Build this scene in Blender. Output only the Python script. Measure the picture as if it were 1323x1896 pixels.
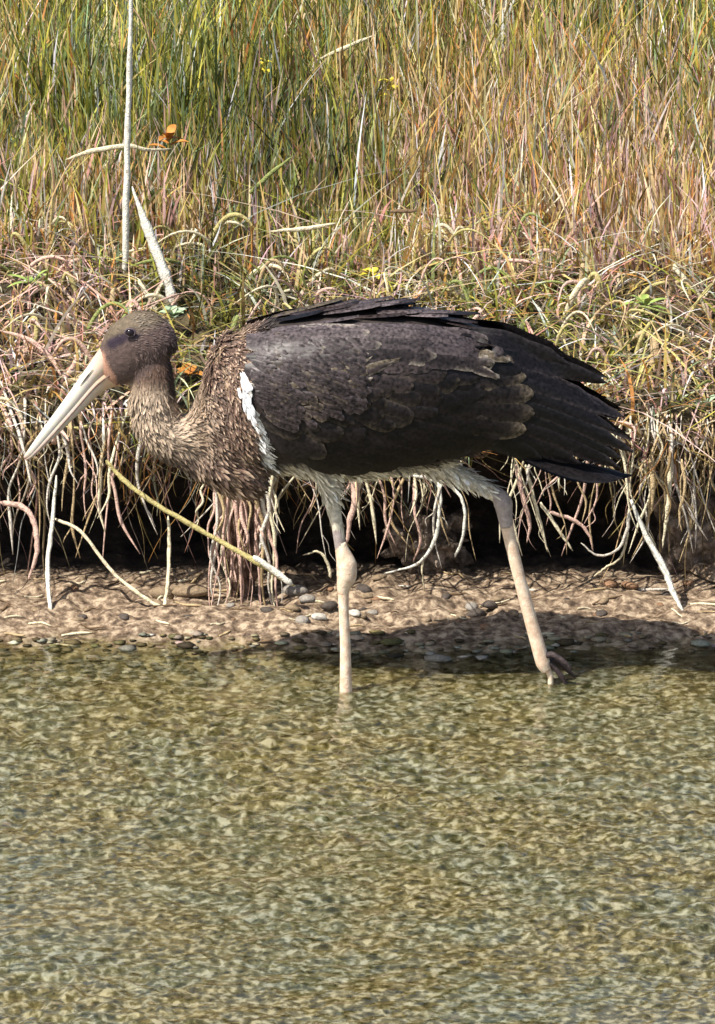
import bpy, bmesh, math, random, mathutils
import numpy as np
from mathutils import Vector

for o in list(bpy.data.objects):
    bpy.data.objects.remove(o)
S = bpy.context.scene
C = S.collection
R = math.radians

# ------------------------------------------------------------------ camera
W_IMG, H_IMG = 1323.0, 1896.0
MPP = 1.10 / W_IMG                    # metres per photo pixel at the stork
PITCH = R(15.0)
DIST = 20.0
cp, sp = math.cos(PITCH), math.sin(PITCH)
WATER_PY = 1266.0                     # photo row where the near leg meets the water
TARGET = Vector((0, 0, (WATER_PY - H_IMG / 2) * MPP / cp))
CAM = TARGET + DIST * Vector((0, -cp, sp))
cam_d = bpy.data.cameras.new('camera')
cam = bpy.data.objects.new('camera', cam_d)
C.objects.link(cam)
cam.location = CAM
cam.rotation_euler = (R(90) - PITCH, 0, 0)
cam_d.sensor_fit = 'VERTICAL'
cam_d.sensor_height = 24.0
cam_d.lens = 24.0 * DIST / (H_IMG * MPP)
cam_d.clip_start = 0.1
cam_d.clip_end = 2000
S.camera = cam

# ------------------------------------------------------------------ light
SUN_TO = Vector((0.27, 0.20, -0.48)).normalized()       # direction the light travels
sun_el = math.asin(-SUN_TO.z)
world = bpy.data.worlds.new('World')
S.world = world
world.use_nodes = True
wn = world.node_tree
sky = wn.nodes.new('ShaderNodeTexSky')
sky.sky_type = 'NISHITA'
sky.sun_disc = False
sky.sun_elevation = sun_el
sky.sun_rotation = math.atan2(-SUN_TO.x, -SUN_TO.y)
bg = wn.nodes['Background']
bg.inputs['Strength'].default_value = 0.085
sky.dust_density = 2.0
sky.air_density = 1.2
wn.links.new(sky.outputs[0], bg.inputs['Color'])
sun_d = bpy.data.lights.new('sun', 'SUN')
sun_d.energy = 4.6
sun_d.angle = R(0.53)
sun_d.color = (1.0, 0.95, 0.86)
sun = bpy.data.objects.new('sun', sun_d)
C.objects.link(sun)
sun.rotation_euler = SUN_TO.to_track_quat('-Z', 'Y').to_euler()
sun.location = (-4, -5, 10)
S.view_settings.view_transform = 'Standard'
S.view_settings.look = 'None'
S.view_settings.gamma = 1.0
S.view_settings.exposure = 0.85

# ------------------------------------------------------------------ helpers
random.seed(7)
rng = np.random.default_rng(11)


def P(px, py, y=0.0):
    """point on the plane of constant y seen at a photo pixel"""
    u = (px - W_IMG / 2) * MPP / DIST
    v = (H_IMG / 2 - py) * MPP / DIST
    d = Vector((u, cp + v * sp, -sp + v * cp))
    t = (y - CAM.y) / d.y
    return CAM + d * t


def mat(name):
    m = bpy.data.materials.new(name)
    m.use_nodes = True
    nt = m.node_tree
    b = nt.nodes['Principled BSDF']
    return m, nt, b


def noise_mat(name, c1, c2, scale=30, rough=0.9, bump=0.0, bscale=None, detail=6, c3=None, spec=0.3, mid=(0.35, 0.65)):
    m, nt, b = mat(name)
    tc = nt.nodes.new('ShaderNodeNewGeometry')
    n = nt.nodes.new('ShaderNodeTexNoise')
    n.inputs['Scale'].default_value = scale
    n.inputs['Detail'].default_value = detail
    n.inputs['Roughness'].default_value = 0.65
    r = nt.nodes.new('ShaderNodeValToRGB')
    r.color_ramp.elements[0].position = mid[0]
    r.color_ramp.elements[1].position = mid[1]
    r.color_ramp.elements[0].color = (*c1, 1)
    r.color_ramp.elements[1].color = (*c2, 1)
    if c3:
        e = r.color_ramp.elements.new(0.5 * (mid[0] + mid[1]))
        e.color = (*c3, 1)
    nt.links.new(tc.outputs['Position'], n.inputs['Vector'])
    nt.links.new(n.outputs['Fac'], r.inputs['Fac'])
    nt.links.new(r.outputs['Color'], b.inputs['Base Color'])
    b.inputs['Roughness'].default_value = rough
    b.inputs['Specular IOR Level'].default_value = spec
    if bump:
        n2 = nt.nodes.new('ShaderNodeTexNoise')
        n2.inputs['Scale'].default_value = bscale or scale * 3
        n2.inputs['Detail'].default_value = 8
        nt.links.new(tc.outputs['Position'], n2.inputs['Vector'])
        bp = nt.nodes.new('ShaderNodeBump')
        bp.inputs['Strength'].default_value = bump
        bp.inputs['Distance'].default_value = 0.01
        nt.links.new(n2.outputs['Fac'], bp.inputs['Height'])
        nt.links.new(bp.outputs['Normal'], b.inputs['Normal'])
    return m


def attr_mat(name, rough=0.7, spec=0.3, trans=0.0, nscale=120, namp=0.35, sheen=0.0):
    """colour from the mesh attribute 'col' with fine grain"""
    m, nt, b = mat(name)
    a = nt.nodes.new('ShaderNodeAttribute')
    a.attribute_name = 'col'
    g = nt.nodes.new('ShaderNodeNewGeometry')
    n = nt.nodes.new('ShaderNodeTexNoise')
    n.inputs['Scale'].default_value = nscale
    n.inputs['Detail'].default_value = 4
    mr = nt.nodes.new('ShaderNodeMapRange')
    mr.inputs['From Min'].default_value = 0.3
    mr.inputs['From Max'].default_value = 0.7
    mr.inputs['To Min'].default_value = 1 - namp
    mr.inputs['To Max'].default_value = 1 + namp
    mx = nt.nodes.new('ShaderNodeVectorMath')
    mx.operation = 'SCALE'
    nt.links.new(g.outputs['Position'], n.inputs['Vector'])
    nt.links.new(n.outputs['Fac'], mr.inputs['Value'])
    nt.links.new(a.outputs['Color'], mx.inputs[0])
    nt.links.new(mr.outputs['Result'], mx.inputs['Scale'])
    nt.links.new(mx.outputs['Vector'], b.inputs['Base Color'])
    b.inputs['Roughness'].default_value = rough
    b.inputs['Specular IOR Level'].default_value = spec
    if trans:
        t = nt.nodes.new('ShaderNodeBsdfTranslucent')
        nt.links.new(mx.outputs['Vector'], t.inputs['Color'])
        ms = nt.nodes.new('ShaderNodeMixShader')
        ms.inputs['Fac'].default_value = trans
        nt.links.new(b.outputs[0], ms.inputs[1])
        nt.links.new(t.outputs[0], ms.inputs[2])
        nt.links.new(ms.outputs[0], nt.nodes['Material Output'].inputs['Surface'])
    return m


def mesh_np(name, verts, quads=None, tris=None, col=None, smooth=True):
    me = bpy.data.meshes.new(name)
    verts = np.asarray(verts, dtype=np.float32)
    loops, starts = [], []
    n = 0
    if quads is not None and len(quads):
        q = np.asarray(quads, dtype=np.int32)
        loops.append(q.ravel()); starts.append(n + 4 * np.arange(len(q))); n += q.size
    if tris is not None and len(tris):
        t = np.asarray(tris, dtype=np.int32)
        loops.append(t.ravel()); starts.append(n + 3 * np.arange(len(t))); n += t.size
    loops = np.concatenate(loops); starts = np.concatenate(starts).astype(np.int32)
    me.vertices.add(len(verts)); me.vertices.foreach_set('co', verts.ravel())
    me.loops.add(len(loops)); me.loops.foreach_set('vertex_index', loops)
    me.polygons.add(len(starts)); me.polygons.foreach_set('loop_start', starts)
    me.update(calc_edges=True)
    me.validate()
    me.polygons.foreach_set('use_smooth', np.full(len(me.polygons), smooth, dtype=bool))
    if col is not None:
        a = me.attributes.new('col', 'FLOAT_COLOR', 'POINT')
        c = np.ones((len(verts), 4), dtype=np.float32)
        c[:, :3] = col
        a.data.foreach_set('color', c.ravel())
    return me


def link(name, me, m, parent=None, label=None, cat=None, group=None, kind=None, loc=None):
    o = bpy.data.objects.new(name, me)
    if me is not None and m is not None and len(me.materials) == 0:
        me.materials.append(m)
    C.objects.link(o)
    if parent: o.parent = parent
    if label: o['label'] = label
    if cat: o['category'] = cat
    if group: o['group'] = group
    if kind: o['kind'] = kind
    if loc is not None: o.location = loc
    return o


def _hash(ix, iy, iz, seed):
    h = (ix.astype(np.int64) * 374761393 + iy.astype(np.int64) * 668265263 + iz.astype(np.int64) * 2147483647 + seed * 1274126177) & 0xffffffff
    h = ((h ^ (h >> 13)) * 1274126177) & 0xffffffff
    h = ((h ^ (h >> 16)) * 2246822519) & 0xffffffff
    return ((h ^ (h >> 15)) & 0xffff) / 65535.0


def vnoise(x, y, z=0.0, seed=0):
    """value noise, -1..1"""
    x, y, z = np.broadcast_arrays(np.asarray(x, float), np.asarray(y, float), np.asarray(z, float))
    ix, iy, iz = np.floor(x).astype(np.int64), np.floor(y).astype(np.int64), np.floor(z).astype(np.int64)
    fx, fy, fz = x - ix, y - iy, z - iz
    ux, uy, uz = [f * f * f * (f * (f * 6 - 15) + 10) for f in (fx, fy, fz)]
    r = 0
    for dx in (0, 1):
        for dy in (0, 1):
            for dz in (0, 1):
                w = (ux if dx else 1 - ux) * (uy if dy else 1 - uy) * (uz if dz else 1 - uz)
                r = r + w * _hash(ix + dx, iy + dy, iz + dz, seed)
    return r * 2 - 1


def fbm(x, y, z=0.0, seed=0, octv=3):
    r, a, f = 0, 1.0, 1.0
    for k in range(octv):
        r = r + a * vnoise(np.asarray(x) * f, np.asarray(y) * f, np.asarray(z) * f, seed + 17 * k)
        a *= 0.5; f *= 2.03
    return r


def sstep(a, b, x):
    t = np.clip((np.asarray(x, float) - a) / (b - a), 0, 1)
    return t * t * (3 - 2 * t)


def grid_faces(nu, nv):
    i = np.arange(nu - 1)[:, None] * nv + np.arange(nv - 1)[None, :]
    return np.stack([i, i + nv, i + nv + 1, i + 1], -1).reshape(-1, 4)


def spread(core0, core1, step, far, grow=1.35):
    """fine samples in a core range, growing steps out to +-far"""
    c = list(np.arange(core0, core1 + 1e-6, step))
    s, x = step, core1
    while x < far:
        s *= grow; x += s; c.append(x)
    s, x = step, core0
    out = []
    while x > -far:
        s *= grow; x -= s; out.append(x)
    return np.array(out[::-1] + c)


def smooth_path(pts, n=6):
    """Catmull-Rom through points (each a tuple or Vector)"""
    p = [np.array(q, float) for q in pts]
    if len(p) < 3:
        return [p[0] + (p[-1] - p[0]) * t for t in np.linspace(0, 1, n + 1)]
    p = [2 * p[0] - p[1]] + p + [2 * p[-1] - p[-2]]
    out = []
    for i in range(1, len(p) - 2):
        for k in range(n):
            t = k / n
            a, b, c, d = p[i - 1], p[i], p[i + 1], p[i + 2]
            out.append(0.5 * (2 * b + (c - a) * t + (2 * a - 5 * b + 4 * c - d) * t * t + (3 * b - 3 * c + d - a) * t ** 3))
    out.append(p[-2])
    return out


def tube_arrays(path, radii, sides=6, flat=1.0, cap=True):
    """tube along a path; radii per point or 2-tuple; returns verts, quads, tris"""
    path = np.array(path, float)
    n = len(path)
    radii = np.interp(np.linspace(0, 1, n), np.linspace(0, 1, len(radii)), radii)
    T = np.gradient(path, axis=0)
    T /= np.linalg.norm(T, axis=1)[:, None] + 1e-9
    ref = np.array([0.13, 0.99, 0.05]) if abs(T[0][1]) < 0.9 else np.array([1.0, 0, 0.1])
    V = []
    ang = np.linspace(0, 2 * math.pi, sides, endpoint=False)
    for i in range(n):
        a = np.cross(T[i], ref); a /= np.linalg.norm(a) + 1e-9
        b = np.cross(T[i], a)
        V.append(path[i] + radii[i] * (np.cos(ang)[:, None] * a + flat * np.sin(ang)[:, None] * b))
    V = np.concatenate(V)
    Q = []
    for i in range(n - 1):
        for k in range(sides):
            k2 = (k + 1) % sides
            Q.append((i * sides + k, i * sides + k2, (i + 1) * sides + k2, (i + 1) * sides + k))
    Tr = []
    if cap:
        V = np.concatenate([V, path[:1], path[-1:]])
        a0, a1 = len(V) - 2, len(V) - 1
        for k in range(sides):
            k2 = (k + 1) % sides
            Tr.append((a0, k2, k))
            Tr.append((a1, (n - 1) * sides + k, (n - 1) * sides + k2))
    return V, np.array(Q), np.array(Tr).reshape(-1, 3)


class Bag:
    """collects arrays into one mesh"""
    def __init__(self):
        self.v, self.q, self.t, self.c, self.n = [], [], [], [], 0

    def add(self, v, q, t, col):
        v = np.asarray(v)
        self.v.append(v)
        if q is not None and len(q): self.q.append(np.asarray(q) + self.n)
        if t is not None and len(t): self.t.append(np.asarray(t) + self.n)
        c = np.asarray(col, float)
        if c.ndim == 1: c = np.tile(c, (len(v), 1))
        self.c.append(c)
        self.n += len(v)

    def mesh(self, name, smooth=True):
        return mesh_np(name, np.concatenate(self.v), np.concatenate(self.q) if self.q else None,
                       np.concatenate(self.t) if self.t else None, np.concatenate(self.c), smooth)


def blades(root, height, width, lean_dir, lean, curl, wang, col0, col1, seg=4, droop=None):
    """many tapered grass blades at once. lean = horizontal travel / height, curl = extra quadratic bend"""
    n = len(root)
    t = np.linspace(0, 1, seg + 1)
    dirh = np.stack([np.cos(lean_dir), np.sin(lean_dir), np.zeros(n)], 1)
    wv = np.stack([np.cos(wang), np.sin(wang), np.zeros(n)], 1)
    V = np.zeros((n, 2 * seg + 1, 3)); Cc = np.zeros((n, 2 * seg + 1, 3))
    for k, tk in enumerate(t):
        h = tk * height
        horiz = height * (lean * tk + curl * tk * tk)
        up = h - (0 if droop is None else droop * height * tk * tk)
        c = root + dirh * horiz[:, None]
        c[:, 2] += up
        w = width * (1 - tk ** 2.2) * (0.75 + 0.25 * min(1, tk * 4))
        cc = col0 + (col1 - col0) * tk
        if k < seg:
            V[:, 2 * k] = c - wv * (w / 2)[:, None]
            V[:, 2 * k + 1] = c + wv * (w / 2)[:, None]
            Cc[:, 2 * k] = cc; Cc[:, 2 * k + 1] = cc
        else:
            V[:, 2 * seg] = c; Cc[:, 2 * seg] = cc
    base = (np.arange(n) * (2 * seg + 1))[:, None]
    Q = []
    for k in range(seg - 1):
        Q.append(np.concatenate([base + 2 * k, base + 2 * k + 1, base + 2 * k + 3, base + 2 * k + 2], 1))
    Q = np.concatenate(Q)
    T = np.concatenate([base + 2 * seg - 2, base + 2 * seg - 1, base + 2 * seg], 1)
    return V.reshape(-1, 3), Q, T, Cc.reshape(-1, 3)


def pick(cols, n, var=0.2):
    c = np.array(cols)[rng.integers(0, len(cols), n)]
    return np.clip(c * (1 + var * rng.standard_normal((n, 1))) * (1 + 0.06 * rng.standard_normal((n, 3))), 0.004, 0.8)


# ------------------------------------------------------------------ the ground: far bank, stream bed, shore, undercut and meadow as one sheet
def profile(x):
    """control points (y, z) of the section at x (array) -> array [npts, nx, 2]"""
    x = np.asarray(x, float)
    k = np.exp(-(x / 6.0) ** 2)
    n1 = vnoise(x * 3.1, 0.3, 0, 3) * k
    n2 = vnoise(x * 6.0, 4.3, 0, 5) * k
    n3 = vnoise(x * 2.2, 9.3, 0, 8) * k
    lip_y = 0.45 + 0.035 * n1 + 0.02 * n2
    lip_z = 0.268 + 0.018 * n3
    back = 0.80 - 0.20 * sstep(0.40, 0.58, x) + 0.05 * n2 - 0.10 * sstep(-0.50, -0.62, x)
    shore = 0.20 + 0.03 * n3 + 0.02 * n2
    o = np.zeros_like(x)
    pts = [(-320 + o, 5 + o), (-60 + o, 4.3 + o), (-19.3 + o, 3.75 + o), (-17.5 + o, 3.2 + o), (-14.5 + o, 0.35 + o), (-13 + o, -0.12 + o),
           (-6 + o, -0.13 + o), (-2.4 + o, -0.11 + o), (-1.0 + o, -0.085 + o), (-0.25 + o, -0.045 + o), (shore - 0.12, -0.022 + o), (shore, -0.001 + o),
           (shore + 0.10, 0.018 + 0.006 * n2), (0.52 + o, 0.030 + o), (back - 0.10, 0.035 + o), (back, 0.09 + o), (back + 0.005, 0.19 + o),
           (back - 0.08, 0.243 + o), (lip_y + 0.07, lip_z - 0.026), (lip_y, lip_z), (lip_y + 0.02, lip_z + 0.042),
           (lip_y + 0.10, lip_z + 0.086 + 0.02 * n2), (0.70 + o, 0.405 + 0.025 * n1), (0.92 + o, 0.462 + 0.02 * n3), (2.5 + o, 0.70 + o), (8 + o, 1.3 + o),
           (60 + o, 4.2 + o), (320 + o, 10 + o)]
    return np.array([[a, b] for a, b in pts]).transpose(0, 2, 1)


SUBS = [3, 4, 3, 4, 3, 4, 12, 40, 40, 22, 14, 14, 26, 18, 10, 10, 8, 14, 8, 6, 12, 18, 22, 60, 20, 10, 8]
gx = spread(-1.5, 1.5, 0.011, 320)
pr = profile(gx)
ys, zs = [], []
for i, s in enumerate(SUBS):
    for k in range(s):
        t = k / s
        ys.append(pr[i, :, 0] * (1 - t) + pr[i + 1, :, 0] * t)
        zs.append(pr[i, :, 1] * (1 - t) + pr[i + 1, :, 1] * t)
ys.append(pr[-1, :, 0]); zs.append(pr[-1, :, 1])
Y = np.array(ys).T; Z = np.array(zs).T          # [nx, nprof]
for _ in range(2):                                # round the corners
    Y[:, 1:-1] = 0.25 * Y[:, :-2] + 0.5 * Y[:, 1:-1] + 0.25 * Y[:, 2:]
    Z[:, 1:-1] = 0.25 * Z[:, :-2] + 0.5 * Z[:, 1:-1] + 0.25 * Z[:, 2:]
X = np.repeat(gx[:, None], Y.shape[1], 1)
near = np.exp(-(X / 4) ** 2) * np.exp(-((Y - 0.2) / 5) ** 2)
rough_amp = 0.004 + 0.012 * sstep(0.05, 0.20, Z) * (1 - sstep(0.8, 1.2, Y)) + 0.010 * sstep(1, 2, Y)
rough_amp = np.where(Y < 0.15, 0.004, rough_amp) + 0.006 * sstep(.2, .3, Y) * (1 - sstep(.08, .2, Z))
Y2 = Y + near * rough_amp * fbm(X * 22, Y * 22, Z * 22, 31, 3) * sstep(0.03, 0.08, Z)
Z2 = Z + near * rough_amp * fbm(X * 26, Y * 26, Z * 26, 41, 4)
Z2 += near * 0.010 * fbm(X * 5, Y * 5, 0, 77, 2) * (1 - sstep(0.0, 0.15, Y))
gverts = np.stack([X, Y2, Z2], -1)


def ground_mat():
    m, nt, b = mat('soil_and_turf')
    g = nt.nodes.new('ShaderNodeNewGeometry')
    sep = nt.nodes.new('ShaderNodeSeparateXYZ')
    nt.links.new(g.outputs['Position'], sep.inputs[0])

    def nz(scale, detail=6, rough=0.65):
        n = nt.nodes.new('ShaderNodeTexNoise')
        n.inputs['Scale'].default_value = scale; n.inputs['Detail'].default_value = detail; n.inputs['Roughness'].default_value = rough
        nt.links.new(g.outputs['Position'], n.inputs['Vector'])
        return n

    def ramp(src, stops):
        r = nt.nodes.new('ShaderNodeValToRGB')
        while len(r.color_ramp.elements) < len(stops): r.color_ramp.elements.new(0.5)
        for e, (p, c) in zip(r.color_ramp.elements, stops): e.position = p; e.color = (*c, 1)
        nt.links.new(src, r.inputs['Fac'])
        return r

    def mix(fac, a, c):
        mx = nt.nodes.new('ShaderNodeMix'); mx.data_type = 'RGBA'
        nt.links.new(fac, mx.inputs['Factor']); nt.links.new(a, mx.inputs['A']); nt.links.new(c, mx.inputs['B'])
        return mx.outputs['Result']

    def rng_(src, a, b_):
        mr = nt.nodes.new('ShaderNodeMapRange'); mr.inputs['From Min'].default_value = a; mr.inputs['From Max'].default_value = b_
        nt.links.new(src, mr.inputs['Value'])
        return mr.outputs['Result']
    fine = nz(60); mid = nz(14)
    bed = ramp(nz(34, 3).outputs['Fac'], [(0.40, (0.03, 0.022, 0.006)), (0.5, (0.12, 0.095, 0.035)), (0.60, (0.38, 0.32, 0.19))])  # bed mottling, with light and dark of the ripples painted into it
    shore = ramp(nz(70).outputs['Fac'], [(0.36, (0.045, 0.028, 0.017)), (0.5, (0.19, 0.132, 0.085)), (0.62, (0.42, 0.325, 0.225))])
    soil = ramp(nz(35).outputs['Fac'], [(0.3, (0.012, 0.009, 0.007)), (0.5, (0.035, 0.025, 0.018)), (0.7, (0.085, 0.062, 0.045))])  # soil of the hollow, colour darkened to deepen its shade
    turf = ramp(mid.outputs['Fac'], [(0.3, (0.014, 0.011, 0.006)), (0.5, (0.045, 0.035, 0.016)), (0.7, (0.12, 0.09, 0.045))])  # turf ground darkened to paint the shade between tufts
    a1 = mix(rng_(sep.outputs['Z'], -0.008, 0.008), bed.outputs['Color'], shore.outputs['Color'])
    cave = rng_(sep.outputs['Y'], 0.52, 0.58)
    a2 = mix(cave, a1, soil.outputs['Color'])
    # loam on the undercut face, dry turf above it
    a3 = mix(rng_(sep.outputs['Z'], 0.26, 0.30), a2, turf.outputs['Color'])
    nt.links.new(a3, b.inputs['Base Color'])
    rw = nt.nodes.new('ShaderNodeMapRange'); rw.inputs['From Min'].default_value = .004; rw.inputs['From Max'].default_value = .026; rw.inputs['To Min'].default_value = .28; rw.inputs['To Max'].default_value = .9
    nt.links.new(sep.outputs['Z'], rw.inputs['Value']); nt.links.new(rw.outputs['Result'], b.inputs['Roughness'])     # wet mud by the water
    b.inputs['Specular IOR Level'].default_value = 0.35
    bp = nt.nodes.new('ShaderNodeBump'); bp.inputs['Strength'].default_value = 0.6; bp.inputs['Distance'].default_value = 0.006
    nt.links.new(nz(140).outputs['Fac'], bp.inputs['Height']); nt.links.new(bp.outputs['Normal'], b.inputs['Normal'])
    return m


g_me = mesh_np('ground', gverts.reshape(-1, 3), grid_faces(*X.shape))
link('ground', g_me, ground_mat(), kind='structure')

# lookup of the meadow surface above the lip: z(x, y)
top0 = sum(SUBS[:19])


def turf_z(x, y):
    x = np.atleast_1d(np.asarray(x, float)); y = np.atleast_1d(np.asarray(y, float))
    xi = np.clip(np.searchsorted(gx, x), 1, len(gx) - 1)
    xi = np.where(np.abs(gx[xi - 1] - x) < np.abs(gx[xi] - x), xi - 1, xi)
    out = np.zeros_like(x)
    for i in np.unique(xi):
        s = xi == i
        yy = np.maximum.accumulate(Y2[i, top0:])
        out[s] = np.interp(y[s], yy, Z2[i, top0:])
    return out


low1 = sum(SUBS[:14])


def low_z(x, y):
    x = np.atleast_1d(np.asarray(x, float)); y = np.atleast_1d(np.asarray(y, float))
    xi = np.clip(np.searchsorted(gx, x), 0, len(gx) - 1)
    return np.array([np.interp(b, np.maximum.accumulate(Y2[i, :low1]), Z2[i, :low1]) for i, b in zip(xi, y)])


def lip_at(x):
    p = profile(np.atleast_1d(np.asarray(x, float)))
    return p[19, :, 0], p[19, :, 1]


# ------------------------------------------------------------------ water
def water_mat():
    m = bpy.data.materials.new('clear_shallow_water')
    m.use_nodes = True
    nt = m.node_tree
    nt.nodes.remove(nt.nodes['Principled BSDF'])
    tr = nt.nodes.new('ShaderNodeBsdfTransparent'); tr.inputs['Color'].default_value = (0.90, 0.89, 0.80, 1)
    gl = nt.nodes.new('ShaderNodeBsdfGlossy'); gl.inputs['Roughness'].default_value = 0.10
    gl.inputs['Color'].default_value = (1, 1, 1, 1)
    fr = nt.nodes.new('ShaderNodeFresnel'); fr.inputs['IOR'].default_value = 1.33
    mx = nt.nodes.new('ShaderNodeMixShader')
    g = nt.nodes.new('ShaderNodeNewGeometry')
    n = nt.nodes.new('ShaderNodeTexNoise'); n.inputs['Scale'].default_value = 75; n.inputs['Detail'].default_value = 2
    nt.links.new(g.outputs['Position'], n.inputs['Vector'])
    bp = nt.nodes.new('ShaderNodeBump'); bp.inputs['Strength'].default_value = 0.25; bp.inputs['Distance'].default_value = 0.002
    nt.links.new(n.outputs['Fac'], bp.inputs['Height'])
    nt.links.new(bp.outputs['Normal'], gl.inputs['Normal']); nt.links.new(bp.outputs['Normal'], fr.inputs['Normal'])
    df = nt.nodes.new('ShaderNodeBsdfDiffuse')
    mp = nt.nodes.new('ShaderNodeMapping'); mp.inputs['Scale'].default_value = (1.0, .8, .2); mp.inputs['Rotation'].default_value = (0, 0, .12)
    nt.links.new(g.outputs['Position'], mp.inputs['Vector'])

    def nse(scale, det, dist, src):
        q = nt.nodes.new('ShaderNodeTexNoise'); q.inputs['Scale'].default_value = scale; q.inputs['Detail'].default_value = det; q.inputs['Distortion'].default_value = dist
        nt.links.new(src, q.inputs['Vector'])
        return q.outputs['Fac']

    def rmp(src, stops):
        q = nt.nodes.new('ShaderNodeValToRGB')
        while len(q.color_ramp.elements) < len(stops): q.color_ramp.elements.new(.5)
        for e, (p_, c_) in zip(q.color_ramp.elements, stops): e.position = p_; e.color = (*c_, 1)
        nt.links.new(src, q.inputs['Fac'])
        return q.outputs['Color']
    # ripple glints and dark troughs painted into the silt colour: olive, tan, grey green
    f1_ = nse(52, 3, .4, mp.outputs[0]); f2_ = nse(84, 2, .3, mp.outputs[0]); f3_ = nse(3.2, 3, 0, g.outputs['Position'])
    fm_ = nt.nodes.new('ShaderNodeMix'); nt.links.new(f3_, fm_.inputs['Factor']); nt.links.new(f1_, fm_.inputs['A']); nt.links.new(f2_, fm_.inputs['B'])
    ripple_tone = fm_.outputs['Result']
    warm = rmp(ripple_tone, [(.39, (.038, .031, .007)), (.50, (.135, .110, .036)), (.605, (.44, .385, .22))])
    cool = rmp(ripple_tone, [(.39, (.034, .035, .012)), (.50, (.12, .118, .053)), (.605, (.40, .395, .275))])
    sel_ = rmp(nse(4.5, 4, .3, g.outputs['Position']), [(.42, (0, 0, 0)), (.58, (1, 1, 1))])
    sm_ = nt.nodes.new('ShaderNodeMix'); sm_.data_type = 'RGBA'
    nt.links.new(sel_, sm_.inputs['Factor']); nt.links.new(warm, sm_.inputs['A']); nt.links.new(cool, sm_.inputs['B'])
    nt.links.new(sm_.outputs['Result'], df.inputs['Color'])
    nt.links.new(bp.outputs['Normal'], df.inputs['Normal'])
    tb = nt.nodes.new('ShaderNodeMixShader')                       # silt in the water, carrying the painted ripple tones
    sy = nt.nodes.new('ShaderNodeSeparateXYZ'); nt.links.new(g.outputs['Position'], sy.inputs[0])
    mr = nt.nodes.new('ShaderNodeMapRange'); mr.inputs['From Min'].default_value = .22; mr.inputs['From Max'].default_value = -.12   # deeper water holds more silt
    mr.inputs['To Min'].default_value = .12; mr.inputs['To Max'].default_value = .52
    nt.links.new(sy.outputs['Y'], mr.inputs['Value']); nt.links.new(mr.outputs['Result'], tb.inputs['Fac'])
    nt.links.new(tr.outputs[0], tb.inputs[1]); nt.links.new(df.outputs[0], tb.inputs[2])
    nt.links.new(fr.outputs[0], mx.inputs['Fac']); nt.links.new(tb.outputs[0], mx.inputs[1]); nt.links.new(gl.outputs[0], mx.inputs[2])
    nt.links.new(mx.outputs[0], nt.nodes['Material Output'].inputs['Surface'])
    return m


wx = spread(-1.0, 1.0, 0.0058, 320)
wy = np.concatenate([np.linspace(-14.2, -3.2, 60), np.arange(-2.9, 0.33, 0.0068)])
WX, WY = np.meshgrid(wx, wy, indexing='ij')
wxx = WX + .02 * vnoise(WX * 7, WY * 6, 0, 9); wyy = WY + .02 * vnoise(WX * 6, WY * 7, 0, 19)
wav = 0.0070 * vnoise(wxx * 42, wyy * 44, 0, 50) + 0.0024 * vnoise(wxx * 80, wyy * 70, 0, 51) + 0.004 * fbm(WX * 8, WY * 10, 0, 60, 2)
wav *= .58 + .42 * fbm(WX * 2.2, WY * 1.6, 0, 66, 2)
calm = 0.12 + 0.88 * (1 - sstep(-0.28, 0.10, WY + 0.06 * vnoise(WX * 4, 0.5, 0, 4)))
wav *= calm
for lx, ly in ((P(640, 1280).x, -0.045), (P(1015, 1262).x, -0.006)):
    r = np.hypot(WX - lx, WY - ly)
    wav += 0.0022 * np.cos(r * 230) * np.exp(-r * 20)
wav *= np.exp(-(WX / 5) ** 2)
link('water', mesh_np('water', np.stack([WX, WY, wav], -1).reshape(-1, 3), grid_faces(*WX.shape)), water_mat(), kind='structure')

# pebble shapes shared by all stones
def pebble_mesh(name, seed, sub=1):
    bm = bmesh.new()
    bmesh.ops.create_icosphere(bm, subdivisions=sub, radius=1.0)
    v = np.array([q.co[:] for q in bm.verts])
    d = 1 + 0.28 * vnoise(v[:, 0] * 1.3, v[:, 1] * 1.3, v[:, 2] * 1.3, seed)
    for q, k in zip(bm.verts, d):
        q.co = Vector((q.co.x * k, q.co.y * k * 0.85, q.co.z * k * 0.6))
    me = bpy.data.meshes.new(name)
    bm.to_mesh(me); bm.free()
    me.polygons.foreach_set('use_smooth', [True] * len(me.polygons))
    return me


# gravel of the stream bed under the water: nobody could count it
bag = Bag()
pm = pebble_mesh('gravel_unit', 3)
pv = np.array([v.co[:] for v in pm.vertices]); pt = np.array([p.vertices[:] for p in pm.polygons])
N = 17000
bx = rng.uniform(-1.15, 1.15, N); by = -2.7 + 2.95 * rng.random(N)
bz = low_z(bx, by)
bcol = 0.6 * pick([(0.24, 0.19, 0.10), (0.34, 0.29, 0.19), (0.11, 0.08, 0.03), (0.46, 0.42, 0.33), (0.18, 0.15, 0.06), (0.06, 0.045, 0.018), (0.24, 0.23, 0.17), (0.40, 0.34, 0.24)], N, 0.3)
bs = rng.gamma(2.2, 0.0018, N) + 0.0035
ba = rng.uniform(0, 6.28, N)
ca, sa = np.cos(ba), np.sin(ba)
sv = pv[None] * bs[:, None, None] * np.array([1.35, 1.2, 0.35])
gv = np.stack([sv[..., 0] * ca[:, None] - sv[..., 1] * sa[:, None] + bx[:, None], sv[..., 0] * sa[:, None] + sv[..., 1] * ca[:, None] + by[:, None], sv[..., 2] + bz[:, None] + 0.15 * bs[:, None]], -1)
bag.add(gv.reshape(-1, 3), None, (pt[None] + (np.arange(N) * len(pv))[:, None, None]).reshape(-1, 3), np.repeat(bcol, len(pv), 0))
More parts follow.
